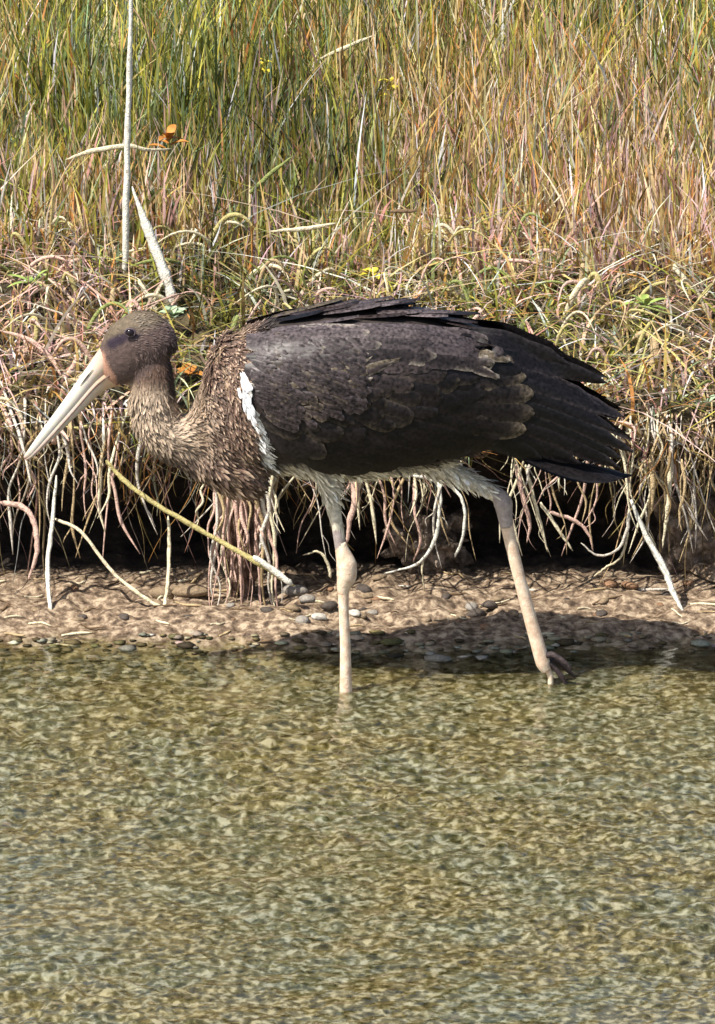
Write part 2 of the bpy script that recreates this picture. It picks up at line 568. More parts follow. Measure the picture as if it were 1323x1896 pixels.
M_gravel = attr_mat('bed_gravel', 0.75, 0.3, 0, 300, 0.35)
link('bed_gravel', bag.mesh('bed_gravel'), M_gravel, kind='stuff', label='small tan and olive gravel covering the bed of the shallow stream', cat='gravel')

# pebbles lying on the muddy shore, each its own thing
peb_col = {'tan': (0.22, 0.16, 0.10), 'grey': (0.24, 0.215, 0.185), 'dark': (0.07, 0.055, 0.045), 'pale': (0.46, 0.42, 0.36), 'rust': (0.22, 0.125, 0.07)}
peb_mat = {k: noise_mat('pebble_' + k, tuple(np.array(c) * 0.65), tuple(np.clip(np.array(c) * 1.3, 0, 0.8)), 160, 0.8, 0.3) for k, c in peb_col.items()}
peb_mesh = {}
for k in peb_col:
    peb_mesh[k] = [pebble_mesh('pebble_' + k, 20 + j, 2) for j in range(3)]
    for me in peb_mesh[k]: me.materials.append(peb_mat[k])
peb_word = {'tan': 'tan rounded pebble lying on the muddy shore below the undercut bank', 'grey': 'grey pebble lying on the muddy shore below the undercut bank',
            'dark': 'dark brown clod of mud lying on the shore below the undercut bank', 'pale': 'small whitish pebble lying on the muddy shore below the undercut bank',
            'rust': 'reddish brown pebble lying on the muddy shore below the undercut bank'}


def pebble(px, py, y, size, kind, a=0.0):
    p = P(px, py, y)
    z = low_z(p.x, y)[0]
    # slide along y until the pixel ray meets the shore
    for _ in range(8):
        y += (z - P(px, py, y).z) * 1.2 * -1 if False else 0
        break
    o = link('pebble', random.choice(peb_mesh[kind]), None, label=peb_word[kind], cat='pebble', group=kind + ' pebbles on the shore')
    o.location = (p.x, y, z + size * 0.25)
    o.scale = (size * random.uniform(0.9, 1.5), size, size * random.uniform(0.7, 1.1))
    o.rotation_euler = (random.uniform(-0.2, 0.2), random.uniform(-0.2, 0.2), a or random.uniform(0, 6.28))
    return o


for i in range(60):
    y = random.uniform(0.26, 0.50)
    x = random.uniform(-0.62, 0.62)
    k = random.choices(['tan', 'grey', 'dark', 'pale', 'rust'], [6, .6, 2, 0.3, 2])[0]
    o = link('pebble', random.choice(peb_mesh[k]), None, label=peb_word[k], cat='pebble', group=k + ' pebbles on the shore')
    s = random.uniform(0.004, 0.011)
    o.location = (x, y, low_z(x, y)[0] - s * 0.05)
    o.scale = (s * random.uniform(0.9, 1.6), s, s * random.uniform(0.6, 1.0))
    o.rotation_euler = (0, 0, random.uniform(0, 6.28))
for px_, y_, s_, k_ in ((570, 0.37, 0.016, 'grey'), (545, 0.42, 0.018, 'grey'), (590, 0.31, 0.012, 'pale'), (560, 0.29, 0.013, 'grey'), (655, 0.31, 0.010, 'pale'), (610, 0.34, 0.013, 'dark'),
                        (880, 0.35, 0.015, 'dark'), (905, 0.36, 0.014, 'dark'), (872, 0.38, 0.012, 'grey'), (300, 0.43, 0.018, 'tan'), (350, 0.42, 0.02, 'tan'), (675, 0.43, 0.016, 'dark'),
                        (1130, 0.47, 0.014, 'rust'), (1165, 0.47, 0.014, 'rust'), (540, 0.33, 0.012, 'tan')):
    pebble(px_, 1150, y_, s_, k_)

# ------------------------------------------------------------------ grass
M_grass = attr_mat('meadow_grass', 0.65, 0.25, 0.25, 90, 0.2)
M_straw = attr_mat('dry_straw', 0.6, 0.3, 0.15, 150, 0.2)
GREEN = [(0.24, 0.24, 0.035), (0.33, 0.31, 0.06), (0.14, 0.16, 0.03), (0.40, 0.35, 0.05), (0.20, 0.26, 0.14), (0.30, 0.33, 0.12), (0.09, 0.11, 0.03)]
TAN = [(0.48, 0.36, 0.15), (0.56, 0.44, 0.22), (0.40, 0.28, 0.10), (0.32, 0.21, 0.07), (0.52, 0.37, 0.22), (0.46, 0.36, 0.12), (0.46, 0.22, 0.06)]
PINK = [(0.60, 0.37, 0.29), (0.54, 0.29, 0.23), (0.66, 0.47, 0.40), (0.54, 0.36, 0.34)]
PALE = [(0.66, 0.60, 0.46), (0.60, 0.54, 0.40), (0.66, 0.62, 0.58), (0.58, 0.60, 0.56)]


def photo_px(x, y, z):
    d = np.stack([x - CAM.x, y - CAM.y, z - CAM.z], -1)
    depth = d[:, 1] * cp - d[:, 2] * sp
    upv = d[:, 1] * sp + d[:, 2] * cp
    return W_IMG / 2 + d[:, 0] / depth * DIST / MPP, H_IMG / 2 - upv / depth * DIST / MPP


def scatter(n, y0, y1, xr=1.35):
    x = rng.uniform(-xr, xr, n); y = rng.uniform(y0, y1, n)
    return np.stack([x, y, turf_z(x, y)], 1)


def mixcols(n, wG, wT, wP, wW):
    w = np.stack([wG, wT, wP, wW], 1); w = w / w.sum(1)[:, None]
    r = rng.random(n)[:, None]
    k = (r > np.cumsum(w, 1)).sum(1).clip(0, 3)
    out = np.zeros((n, 3))
    for i, pal in enumerate((GREEN, TAN, PINK, PALE)):
        s = k == i
        out[s] = pick(pal, s.sum(), 0.22)
    return out


# upright sward on the meadow
n = 74000
rt = scatter(n, 0.78, 2.75)
keep = rng.random(n) < 0.35 + 0.65 * sstep(0.78, 1.0, rt[:, 1] + 0.12 * vnoise(rt[:, 0] * 5, rt[:, 1] * 5, 0, 2))
rt = rt[keep]; n = len(rt)
gn = fbm(rt[:, 0] * 2.6 + 3, rt[:, 1] * 2.2, 0, 15, 3)
cl_ = np.exp(-((rt[:, 0] + .14) / .17) ** 2 - ((rt[:, 1] - 1.25) / .35) ** 2)   # fresher grass patch; weaker light there painted in as darker colour
gn = gn + 1.3 * cl_
far_ = sstep(0.9, 1.7, rt[:, 1])
right = sstep(0.0, 0.4, rt[:, 0])
wG = np.clip(0.55 + 0.8 * gn + 0.35 * far_ - 0.25 * right, 0.05, 3)
wT = np.clip(0.75 - 0.4 * gn + 0.2 * right, 0.1, 2)
wP = np.clip(0.28 * (1 - far_) + 0.34 * right * (1 - .6 * far_), 0.02, 1)
wW = np.full(n, 0.12)
col = mixcols(n, wG, wT, wP, wW) * (1 - .45 * np.clip(cl_, 0, 1))[:, None]
h = rng.gamma(7, 0.0135, n) * (0.80 + 0.35 * far_)
h *= 0.85 + 0.3 * vnoise(rt[:, 0] * 4, rt[:, 1] * 4, 0, 88)
w = rng.uniform(0.0024, 0.0060, n)
ld = rng.uniform(0, 6.28, n)
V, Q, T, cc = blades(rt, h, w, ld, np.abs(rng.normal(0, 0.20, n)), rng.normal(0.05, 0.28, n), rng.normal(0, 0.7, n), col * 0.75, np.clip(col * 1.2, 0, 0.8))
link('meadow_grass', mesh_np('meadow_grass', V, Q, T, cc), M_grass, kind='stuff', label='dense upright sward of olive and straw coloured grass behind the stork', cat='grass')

# coarser sward further back, out of the picture's frame but part of the place
n = 14000
rt = scatter(n, 2.7, 9.0, 3.5)
col = mixcols(n, np.full(n, 1.0), np.full(n, 0.8), np.full(n, 0.15), np.full(n, 0.1))
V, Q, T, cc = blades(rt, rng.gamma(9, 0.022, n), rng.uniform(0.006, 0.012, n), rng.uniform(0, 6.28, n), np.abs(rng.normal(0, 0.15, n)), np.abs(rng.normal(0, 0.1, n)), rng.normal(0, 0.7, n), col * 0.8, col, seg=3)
link('far_grass', mesh_np('far_grass', V, Q, T, cc), M_grass, kind='stuff', label='taller meadow grass rising behind the dense sward', cat='grass')

# matted, tangled dead grass on the slope above the lip
n = 21000
rt = scatter(n, 0.43, 1.0)
rt = rt[rng.random(n) < np.clip(.62 + .9 * fbm(rt[:, 0] * 13, rt[:, 1] * 11, 0, 91, 2), .10, 1)]      # tufts with dark gaps between
n = len(rt)
gn = fbm(rt[:, 0] * 4 + 9, rt[:, 1] * 4, 0, 25, 3)
ct_ = np.exp(-((rt[:, 0] + .20) / .15) ** 2 - ((rt[:, 1] - .80) / .20) ** 2)      # greener growth behind head and back, shade painted in as darkening
gn = gn + 1.6 * ct_
col = mixcols(n, np.clip(0.35 + 0.7 * gn, 0.06, 2), np.full(n, 0.8), np.clip(0.65 - 0.4 * gn, 0.1, 2), np.full(n, 0.30)) * (1 - .5 * ct_)[:, None]
h = rng.gamma(4, 0.016, n) + 0.015
ld = rng.uniform(0, 6.28, n)
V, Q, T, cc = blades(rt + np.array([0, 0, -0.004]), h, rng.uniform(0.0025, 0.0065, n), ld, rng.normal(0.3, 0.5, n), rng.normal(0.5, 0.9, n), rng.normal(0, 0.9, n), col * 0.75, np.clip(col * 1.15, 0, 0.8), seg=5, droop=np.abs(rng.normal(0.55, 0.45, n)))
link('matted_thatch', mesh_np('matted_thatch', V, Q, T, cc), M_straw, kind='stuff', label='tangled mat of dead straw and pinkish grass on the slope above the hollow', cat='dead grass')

# thin rootlets and drooping blades in a fringe under the lip
bag = Bag()
n = 1500
for i in range(n):
    x = random.uniform(-1.2, 1.2)
    ly, lz = lip_at(x)
    y0 = ly[0] + random.uniform(-0.015, 0.06); z0 = lz[0] + random.uniform(-0.01, 0.04) - (0.02 if y0 > ly[0] + 0.03 else 0)
    dens = 0.5 + 0.8 * float(vnoise(x * 9, 2.2, 0, 71))
    if random.random() > dens + 0.15: continue
    L = (random.gammavariate(2.2, 0.030) + 0.015) * (0.55 + 0.8 * dens)
    L = min(L, z0 - 0.03)
    k = 5
    pts = [(x, y0 + 0.01, z0 + 0.01)]
    xx, yy = x, y0 - random.uniform(0.0, 0.03)
    dx = random.gauss(0, 0.010)
    for j in range(1, k + 1):
        xx += dx + random.gauss(0, 0.006); yy += random.gauss(0.001, 0.004)
        dx += random.gauss(0, 0.003)
        pts.append((xx, yy, z0 - L * j / k))
    r0 = 0.0005 + random.gammavariate(2, .00045)
    v, q, t = tube_arrays(smooth_path(pts, 3), [r0, r0 * 0.8, r0 * 0.3], 4, random.choice([1, 0.4]))
    c = pick(random.choice([TAN, PINK, PALE, TAN, TAN]), 1, 0.25)[0] * random.uniform(0.2, .9)
    bag.add(v, q, t, c)
link('root_fringe', bag.mesh('root_fringe'), M_straw, kind='stuff', label='fringe of fine dead rootlets hanging from the turf edge over the dark hollow', cat='roots')

# ------------------------------------------------------------------ single stalks, straws and roots one can point at
def stalk_mats():
    d = {}
    for k, c in {'white': (0.66, 0.64, 0.56), 'cream': (0.62, 0.55, 0.38), 'yellow': (0.42, 0.36, 0.15), 'pink': (0.55, 0.37, 0.30), 'tan': (0.42, 0.31, 0.17), 'green': (0.22, 0.25, 0.08), 'brown': (0.14, 0.09, 0.05), 'grey': (0.54, 0.49, 0.42)}.items():
        d[k] = noise_mat('stalk_' + k, tuple(np.array(c) * np.array([.42, .36, .30])), tuple(np.clip(np.array(c) * 1.12, 0, 0.8)), 130, 0.8, 0.4, 400, c3=tuple(np.array(c) * .9), mid=(.28, .60))
    return d


SM = stalk_mats()


def stalk(name, pts, radii, colr, label, cat, group=None, sides=6, flat=1.0, n=6):
    """pts: list of (px, py, y)"""
    w = [tuple(P(a, b, c)) for a, b, c in pts]
    sp_ = np.array(smooth_path(w, n)); sp_[1:-1] += np.array([[random.gauss(0, .0004) for _ in range(3)] for _ in sp_[1:-1]])
    rr_ = np.interp(np.linspace(0, 1, len(sp_)), np.linspace(0, 1, len(radii)), radii) * np.array([random.uniform(.85, 1.1) for _ in sp_])
    rr_[0] *= .5; rr_[-1] *= .35
    v, q, t = tube_arrays(sp_, rr_, sides, flat)
    base = np.array(w[0])
    me = mesh_np(name, v - base, q, t)
    return link(name, me, SM[colr], label=label, cat=cat, group=group, loc=base)


def yturf(py, px=661):
    """y where the pixel ray meets the turf"""
    for y in np.arange(0.42, 3.0, 0.01):
        p = P(px, py, y)
        if turf_z(p.x, y)[0] >= p.z: return y
    return 3.0


yb = yturf(535, 232)
stalk('reed_stalk', [(231, 512, yb), (233, 400, yb), (236, 250, yb + .005), (239, 120, yb + .01), (242, -25, yb + .01)], [0.0052, 0.0056, 0.0044, 0.0030], 'white', 'tall straight whitish reed stalk rising upright from the turf above the stork head', 'reed')
stalk('reed_leaf', [(322, 590, yb - .10), (312, 530, yb - .10), (285, 455, yb - .09), (262, 395, yb - .085), (244, 345, yb - .08)], [0.0060, 0.0095, 0.0075, 0.0012], 'white', 'bent white reed leaf arching beside the tall reed stalk', 'reed', flat=0.35)
yb2 = yturf(400, 200) - 0.03
stalk('reed_leaf', [(120, 296, yb2), (170, 280, yb2 - .02), (232, 271, yb2 - .03), (280, 278, yb2 - .02), (318, 275, yb2)], [0.001, 0.0045, 0.004, 0.003, 0.001], 'cream', 'pale reed leaf lying level across the tall reed stalk', 'reed', flat=0.4)
for pts, rr, cl, lab in [
    ([(585, 112, 2.0), (630, 92, 2.0), (690, 66, 2.0)], [.001, .003, .0015], 'cream', 'pale slanting straw tip in the sward high above the stork back'),
    ([(500, 428, 1.02), (560, 424, 1.0), (622, 413, 1.0)], [.001, .003, .0015], 'cream', 'pale straw lying nearly level in the dark green sward'),
    ([(462, 358, 1.2), (500, 322, 1.2), (540, 290, 1.2)], [.003, .003, .001], 'green', 'green grass stem leaning across the dark sward behind the stork'),
    ([(722, 392, 1.05), (748, 391, 1.05), (772, 390, 1.05)], [.002, .003, .002], 'brown', 'short dark twig lying level in the sward above the stork back'),
    ([(700, 178, 1.7), (740, 60, 1.7), (746, -10, 1.72)], [.002, .0022, .001], 'cream', 'thin pale stem standing near the yellow flower head'),
]:
    y_s = max(0.8, yturf(min(p_[1] for p_ in pts) + 130, pts[1][0]) - 0.06)
    stalk('grass_stem', [(a_, b_, y_s - .01 * k_) for k_, (a_, b_, c_) in enumerate(pts)], [1.3 * q_ for q_ in rr], cl, lab, 'grass stem', flat=.5)

# stalks and straws that cross the hollow
big = [
    ([(196, 852, .41), (225, 885, .40), (290, 935, .38), (400, 998, .36), (470, 1038, .34), (545, 1085, .33)], [.003, .0042, .0040, .0042, .0046, .0038], 'yellow', 'long yellowish stalk slanting down across the dark hollow below the stork chest', 1),
    ([(468, 1030, .325), (505, 1055, .32), (541, 1083, .315)], [.0045, .0055, .0050], 'white', 'short broken white stem end pointing down beside the root covered soil pillar', 1),
    ([(100, 960, .42), (150, 985, .40), (200, 1050, .38), (250, 1095, .36), (314, 1134, .34)], [.0025, .0030, .0030, .0034, .0030], 'cream', 'curved cream stalk reaching from turf edge to shore beside the long slanting one', 1),
    ([(104, 880, .42), (97, 960, .41), (88, 1050, .39), (92, 1120, .36), (97, 1172, .33)], [.002, .0035, .0042, .0036, .002], 'white', 'straight whitish straw hanging from the turf edge to the shore', .5),
    ([(311, 955, .40), (313, 1010, .39), (310, 1080, .37), (303, 1130, .345), (298, 1172, .33)], [.002, .0032, .003, .003, .002], 'cream', 'thin upright cream straw crossing the end of the curved cream stalk', .5),
    ([(1168, 925, .41), (1195, 990, .40), (1228, 1050, .385), (1243, 1090, .37), (1266, 1136, .35)], [.003, .0045, .0058, .0050, .0022], 'white', 'thick whitish stalk slanting to the shore below the stork tail', .6),
    ([(1190, 970, .42), (1215, 1020, .41), (1232, 1060, .40)], [.003, .0026, .0015], 'cream', 'shorter cream straw lying against the thick whitish stalk', .6),
    ([(672, 1082, .49), (760, 1086, .485), (880, 1092, .47), (1000, 1093, .47), (1120, 1092, .47), (1245, 1091, .47)], [.0012, .0018, .0020, .0026, .003, .0022], 'grey', 'long thin greyish stem lying level at the foot of the dark hollow', 1),
    ([(0, 930, .42), (40, 938, .41), (62, 965, .40), (68, 1020, .39), (52, 1075, .39)], [.004, .005, .005, .004, .0015], 'pink', 'pinkish root bending over the turf edge and hanging below the beak tip', .7),
    ([(0, 612, .56), (55, 630, .545), (95, 665, .53), (115, 700, .52)], [.002, .004, .004, .002], 'pink', 'pinkish straw arching over the thatch beside the beak', .5),
    ([(200, 780, .44), (150, 792, .44), (115, 790, .44)], [.0035, .003, .001], 'yellow', 'yellowish straw lying level under the beak', .6),
    ([(0, 705, .50), (20, 762, .47), (40, 820, .43), (58, 900, .41)], [.002, .003, .003, .0015], 'grey', 'greyish straw dropping over the turf edge past the beak tip', .6),
]
for pts, rr, cl, lab, fl in big:
    stalk('dry_stalk', pts, rr, cl, lab, 'stalk', flat=fl)
# fibres behind and below the belly: pale looping roots
loops = [
    ([(760, 880, .44), (810, 895, .43), (812, 960, .42), (800, 1010, .42), (770, 1045, .43), (705, 1064, .45)], [.0035, .0035, .0028, .003, .0025, .0012], 'white', 'longest white root looping round the soil lump below the belly'),
    ([(780, 868, .43), (835, 900, .42), (858, 935, .41), (857, 990, .41), (842, 1032, .42)], [.003, .0028, .0026, .0026, .002], 'white', 'white root curving down below the trailing thigh'),
    ([(765, 890, .44), (768, 950, .43), (778, 1000, .43), (765, 1040, .44)], [.002, .0024, .0024, .001], 'pink', 'pinkish root hanging in front of the soil lump'),
    ([(783, 1035, .43), (781, 1062, .43), (786, 1095, .44)], [.002, .0016, .001], 'cream', 'short cream rootlet dangling off the end of the white root loop'),
    ([(655, 880, .42), (657, 925, .415), (647, 965, .41), (642, 1005, .41)], [.007, .006, .004, .0025], 'pink', 'thick pinkish root hanging just behind the standing leg'),
    ([(560, 1028, .43), (590, 1022, .43), (607, 1045, .43), (612, 1070, .43)], [.001, .002, .003, .0025], 'cream', 'bent cream rootlet beside the hock of the standing leg'),
    ([(478, 890, .40), (488, 950, .395), (485, 990, .39), (478, 1030, .39)], [.003, .0042, .004, .001], 'white', 'bluish white root running down the edge of the soil pillar'),
    ([(1010, 945, .42), (1065, 965, .42), (1090, 990, .42), (1098, 1020, .42)], [.003, .003, .0025, .001], 'pink', 'pinkish root curling in the hollow below the tail'),
    ([(1000, 930, .42), (1030, 975, .415), (1060, 1020, .41)], [.0035, .003, .0015], 'cream', 'cream root slanting in the hollow below the tail'),
    ([(1165, 940, .41), (1158, 990, .41), (1140, 1020, .41), (1105, 1028, .42), (1075, 1005, .42)], [.003, .0026, .002, .002, .001], 'grey', 'grey root curling back into the hollow below the tail tip'),
    ([(1163, 985, .41), (1150, 1030, .415), (1120, 1052, .42), (1098, 1068, .43)], [.002, .0018, .0018, .001], 'cream', 'thin cream root trailing to the floor of the hollow below the tail tip'),
    ([(955, 860, .43), (968, 920, .42), (980, 970, .42), (975, 1005, .42)], [.004, .004, .003, .001], 'pink', 'pinkish root hanging just behind the trailing hock'),
    ([(972, 860, .43), (990, 930, .42), (1005, 985, .42), (1013, 1022, .42)], [.003, .003, .002, .001], 'cream', 'cream root hanging behind the pinkish one at the trailing hock'),
    ([(1240, 840, .42), (1238, 920, .41), (1232, 970, .41), (1226, 1015, .41)], [.004, .004, .003, .001], 'cream', 'broad cream straw hanging over the turf edge right of the tail tip'),
    ([(1262, 850, .42), (1268, 900, .41), (1258, 950, .41), (1262, 985, .41)], [.003, .0026, .002, .001], 'tan', 'tan straw hanging over the turf edge next to the broad cream one'),
    ([(1205, 840, .42), (1208, 900, .41), (1206, 950, .41)], [.005, .004, .001], 'tan', 'wide tan blade drooping over the turf edge just beyond the tail tip'),
]
for pts, rr, cl, lab in loops:
    stalk('hanging_root', pts, rr, cl, lab, 'root', flat=0.7)

# many look-alike straws hanging along the lip
fam = {'cream': ('cream straw hanging down over the turf edge into the hollow', 34), 'pink': ('pinkish dead straw hanging down over the turf edge into the hollow', 26), 'grey': ('thin greyish root strand hanging down over the turf edge into the hollow', 26), 'tan': ('brownish tan straw hanging down over the turf edge into the hollow', 30)}
for cl, (lab, cnt) in fam.items():
    for i in range(cnt):
        px_ = random.uniform(-10, 1333)
        if random.random() > .65 + .9 * float(vnoise(px_ * MPP * 9, 2.2, 0, 71)): px_ = random.choice([40, 130, 220, 470, 540, 760, 980, 1220, 1270]) + random.gauss(0, 35)
        x = (px_ - 661) * MPP
        ly, lz = lip_at(x)
        y0 = ly[0] - 0.004; z0 = lz[0] + 0.015
        L = random.uniform(0.06, 0.21)
        L = min(L, z0 - 0.035)
        pts = [(x + random.gauss(0, .02), y0 + 0.04, z0 + 0.035), (x, y0 - 0.012, z0 + 0.004)]
        xx, yy, dx = x, y0 - 0.012, random.gauss(0, 0.007)
        for j in range(1, 5):
            xx += dx + random.gauss(0, .009); yy -= random.gauss(0.002, .006); dx += random.gauss(0, .004)
            pts.append((xx, yy, z0 - L * j / 4))
        r0 = min(.0030, random.gammavariate(4, .00042) + .0006)
        v, q, t = tube_arrays(smooth_path(pts, 4), [r0 * random.uniform(.4, 1.2) for _ in range(5)] + [r0 * .2], 5, random.choice([.7, .35]))
        b0 = np.array(pts[0])
        hb = Bag(); hb.add(v, q, t, (1, 1, 1))
        for br in range(random.choice([0, 1, 2])):
            k0 = random.randint(1, 4); p0 = np.array(pts[k0]); sd_ = random.choice([-1, 1]); bl = random.uniform(.02, .06)
            bp_ = [p0] + [p0 + np.array([sd_ * bl * (.5 * f_ + random.gauss(0, .12)), random.gauss(0, .003), -bl * f_]) for f_ in (.35, .7, 1.0)]
            hb.add(*tube_arrays(smooth_path(bp_, 3), [r0 * .5, r0 * .35, r0 * .15], 4), (1, 1, 1))
        hm = hb.mesh('hanging_straw'); hm.transform(mathutils.Matrix.Translation(-Vector(b0)))
        link('hanging_straw', hm, SM[cl], label=lab, cat='straw', group=cl + ' straws hanging along the turf edge', loc=b0)
# look-alike dry straws lying in the thatch
fam = {'cream': ('cream straw blade curling out of the matted turf slope', 38), 'pink': ('pinkish straw blade curling out of the matted turf slope', 34), 'yellow': ('yellowish straw blade curling out of the matted turf slope', 22), 'green': ('green grass blade curling out of the matted turf slope', 20), 'tan': ('brownish straw blade curling out of the matted turf slope', 26)}
for cl, (lab, cnt) in fam.items():
    for i in range(cnt):
        x = random.uniform(-0.58, 0.58); y = random.uniform(0.44, 0.92)
        z = turf_z(x, y)[0]
        a = random.uniform(0, 6.28); L = random.uniform(.04, .12); up = random.uniform(.02, .07)
        pts = [(x, y, z - .004)]
        bend = random.gauss(0, 1.2)
        for j in range(1, 5):
            t_ = j / 4
            aa = a + bend * t_
            pts.append((x + L * t_ * math.cos(aa), y + .6 * L * t_ * math.sin(aa) - .02 * t_, z + up * (math.sin(t_ * 2.6)) + .004))
        r0 = random.gammavariate(5, .0005) + .0010
        v, q, t = tube_arrays(smooth_path(pts, 3), [r0, r0, r0 * .8, r0 * .25], 5, .5)
        b0 = np.array(pts[0])
        link('dry_straw', mesh_np('dry_straw', v - b0, q, t), SM[cl], label=lab, cat='straw', group=cl + ' blades on the turf slope', loc=b0)

# ------------------------------------------------------------------ soil lump, soil pillar
M_lump = noise_mat('grey_brown_soil', (0.03, 0.022, 0.016), (0.34, 0.27, 0.21), 42, 0.95, 0.9, 90, c3=(0.12, 0.09, 0.07))
M_pillar = noise_mat('rooty_soil', (0.05, 0.03, 0.022), (0.34, 0.23, 0.17), 50, 0.95, 0.8, 110, c3=(0.15, 0.09, 0.065))


def lump(name, centre, rad, seed, m, label, cat, amp=0.3, f=2.2):
    bm = bmesh.new()
    bmesh.ops.create_icosphere(bm, subdivisions=5, radius=1.0)
    v = np.array([q.co[:] for q in bm.verts])
    k = 1 + amp * fbm(v[:, 0] * f, v[:, 1] * f, v[:, 2] * f, seed, 4)
    v = v * k[:, None] * np.array(rad)
    v[:, 2] += rad[2]
    f_ = np.array([p.verts[0].index for p in bm.faces])
    tris = np.array([[q.index for q in p.verts] for p in bm.faces])
    bm.free()
    return link(name, mesh_np(name, v, None, tris), m, label=label, cat=cat, loc=centre)


pc = P(790, 1060, 0.58)
lump('soil_lump', (pc.x, 0.56, 0.02), (0.060, 0.045, 0.060), 5, M_lump, 'grey brown lump of soil sitting in the hollow behind the stork legs', 'soil', .42, 3.6)
pc = P(445, 1130, 0.42)
lump('soil_pillar', (pc.x, 0.43, 0.0), (0.021, 0.026, 0.135), 9, M_pillar, 'reddish brown pillar of rooty soil standing under the stork chest', 'soil', 0.42, 3.4)
pil = bpy.data.objects['soil_pillar']
for i in range(34):
    x0 = random.gauss(0, .022); k_ = random.choice(['pink', 'tan', 'cream', 'grey', 'pink', 'pink'])
    z1 = random.choice([.0, .01, .06, .10, .14]); z0 = random.uniform(.19, .26)
    yy = -.030 - .012 * random.random()
    pts = [(x0, -.02, .27), (x0 * 1.05, yy, z0)]
    for j in range(1, 6):
        pts.append((x0 * (1 + .05 * j) + random.gauss(0, .005), yy - .006 * j * random.random(), z0 + (z1 - z0) * j / 5))
    r0 = random.uniform(.0018, .0042)
    v, q, t = tube_arrays(smooth_path(pts, 4), [r0, r0 * .8, r0 * .9, r0 * .6, r0 * .25], 5, .7)
    link('root', mesh_np('root', v, q, t), SM[k_], pil)
pc = P(1270, 1080, 0.5)
lump('soil_lump', (pc.x + .03, 0.55, 0.0), (0.07, 0.05, 0.09), 15, M_lump, 'dark brown clod of soil at the end of the hollow beyond the thick whitish stalk', 'soil')

fam = {'cream': ('short cream bit of straw washed up on the muddy shore', 26), 'brown': ('short dark brown twig washed up on the muddy shore', 24), 'tan': ('short tan bit of stem washed up on the muddy shore', 26)}
for cl, (lab, cnt) in fam.items():
    for i in range(cnt):
        x = random.uniform(-.6, .6); y = random.uniform(.22, .53); a_ = random.gauss(0, .5); L = random.uniform(.012, .05)
        pts = []
        for j in range(4):
            qx, qy = x + L * j / 3 * math.cos(a_), y + L * j / 3 * math.sin(a_) + random.gauss(0, .0015)
            pts.append((qx, qy, low_z(qx, qy)[0] + .002))
        r0 = random.uniform(.0011, .0026)
        v, q, t = tube_arrays(smooth_path(pts, 3), [r0 * .7, r0, r0, r0 * .5], 5)
        b0 = np.array(pts[0])
        link('straw_bit', mesh_np('straw_bit', v - b0, q, t), SM[cl], label=lab, cat='straw', group=cl + ' bits on the shore', loc=b0)

# ------------------------------------------------------------------ small plants
M_leaf = {'orange': noise_mat('leaf_orange', (0.30, 0.11, 0.02), (0.50, 0.22, 0.04), 60, 0.6), 'yellow': noise_mat('petal_yellow', (0.50, 0.40, 0.03), (0.62, 0.52, 0.06), 60, 0.6),
          'bright': noise_mat('leaf_bright_green', (0.16, 0.26, 0.05), (0.34, 0.42, 0.12), 60, 0.5), 'pale': noise_mat('leaf_pale_green', (0.25, 0.34, 0.20), (0.40, 0.48, 0.34), 60, 0.5)}


def leaf_arrays(L, Wd, ang, tilt, curl=0.3, n=6):
    """one pointed leaf from the origin"""
    V = []
    for i in range(n + 1):
        t = i / n
        w = Wd * math.sin(math.pi * min(1, t * 0.94 + 0.06)) ** 0.8 * 0.5
        r = L * t
        z = r * math.sin(tilt) - curl * L * t * t
        rr = r * math.cos(tilt)
        cx, cy = rr * math.cos(ang), rr * math.sin(ang)
        nx, ny = -math.sin(ang), math.cos(ang)
        V += [(cx - nx * w, cy - ny * w, z + w * 0.4), (cx, cy, z), (cx + nx * w, cy + ny * w, z + w * 0.4)]
    Q = []
    for i in range(n):
        for k in range(2):
            Q.append((3 * i + k, 3 * i + k + 1, 3 * i + 3 + k + 1, 3 * i + 3 + k))
    return np.array(V), np.array(Q)


def herb(px_, py_, colr, label, cat, nl=7, L=0.03, Wd=0.012, stem=0.05, sc=SM):
    y = yturf(py_ + (120 if py_ < 450 else 45), px_)
    p = P(px_, py_, y)
    z = turf_z(p.x, y)[0]
    r = link('wildflower' if cat == 'flower' else 'leafy_herb', None, None, label=label, cat=cat, loc=(p.x, y, z))
    top = max(0.02, p.z - z)
    v, q, t = tube_arrays(smooth_path([(0, 0, -0.004), (0.003, 0, top * .5), (0, 0, top)], 4), [.0015, .001], 5)
    link('stem', mesh_np('stem', v, q, t), SM['green'], r)
    for i in range(nl):
        v, q = leaf_arrays(1.35 * L * random.uniform(.7, 1.2), 1.3 * Wd, i * 2.4 + random.random(), random.uniform(0.1, 1.0))
        nm_ = 'petal' if cat == 'flower' else 'leaf'
        l = link(nm_, mesh_np(nm_, v, q), M_leaf[colr], r, loc=(0, 0, top * random.uniform(.75, 1)))
    return r


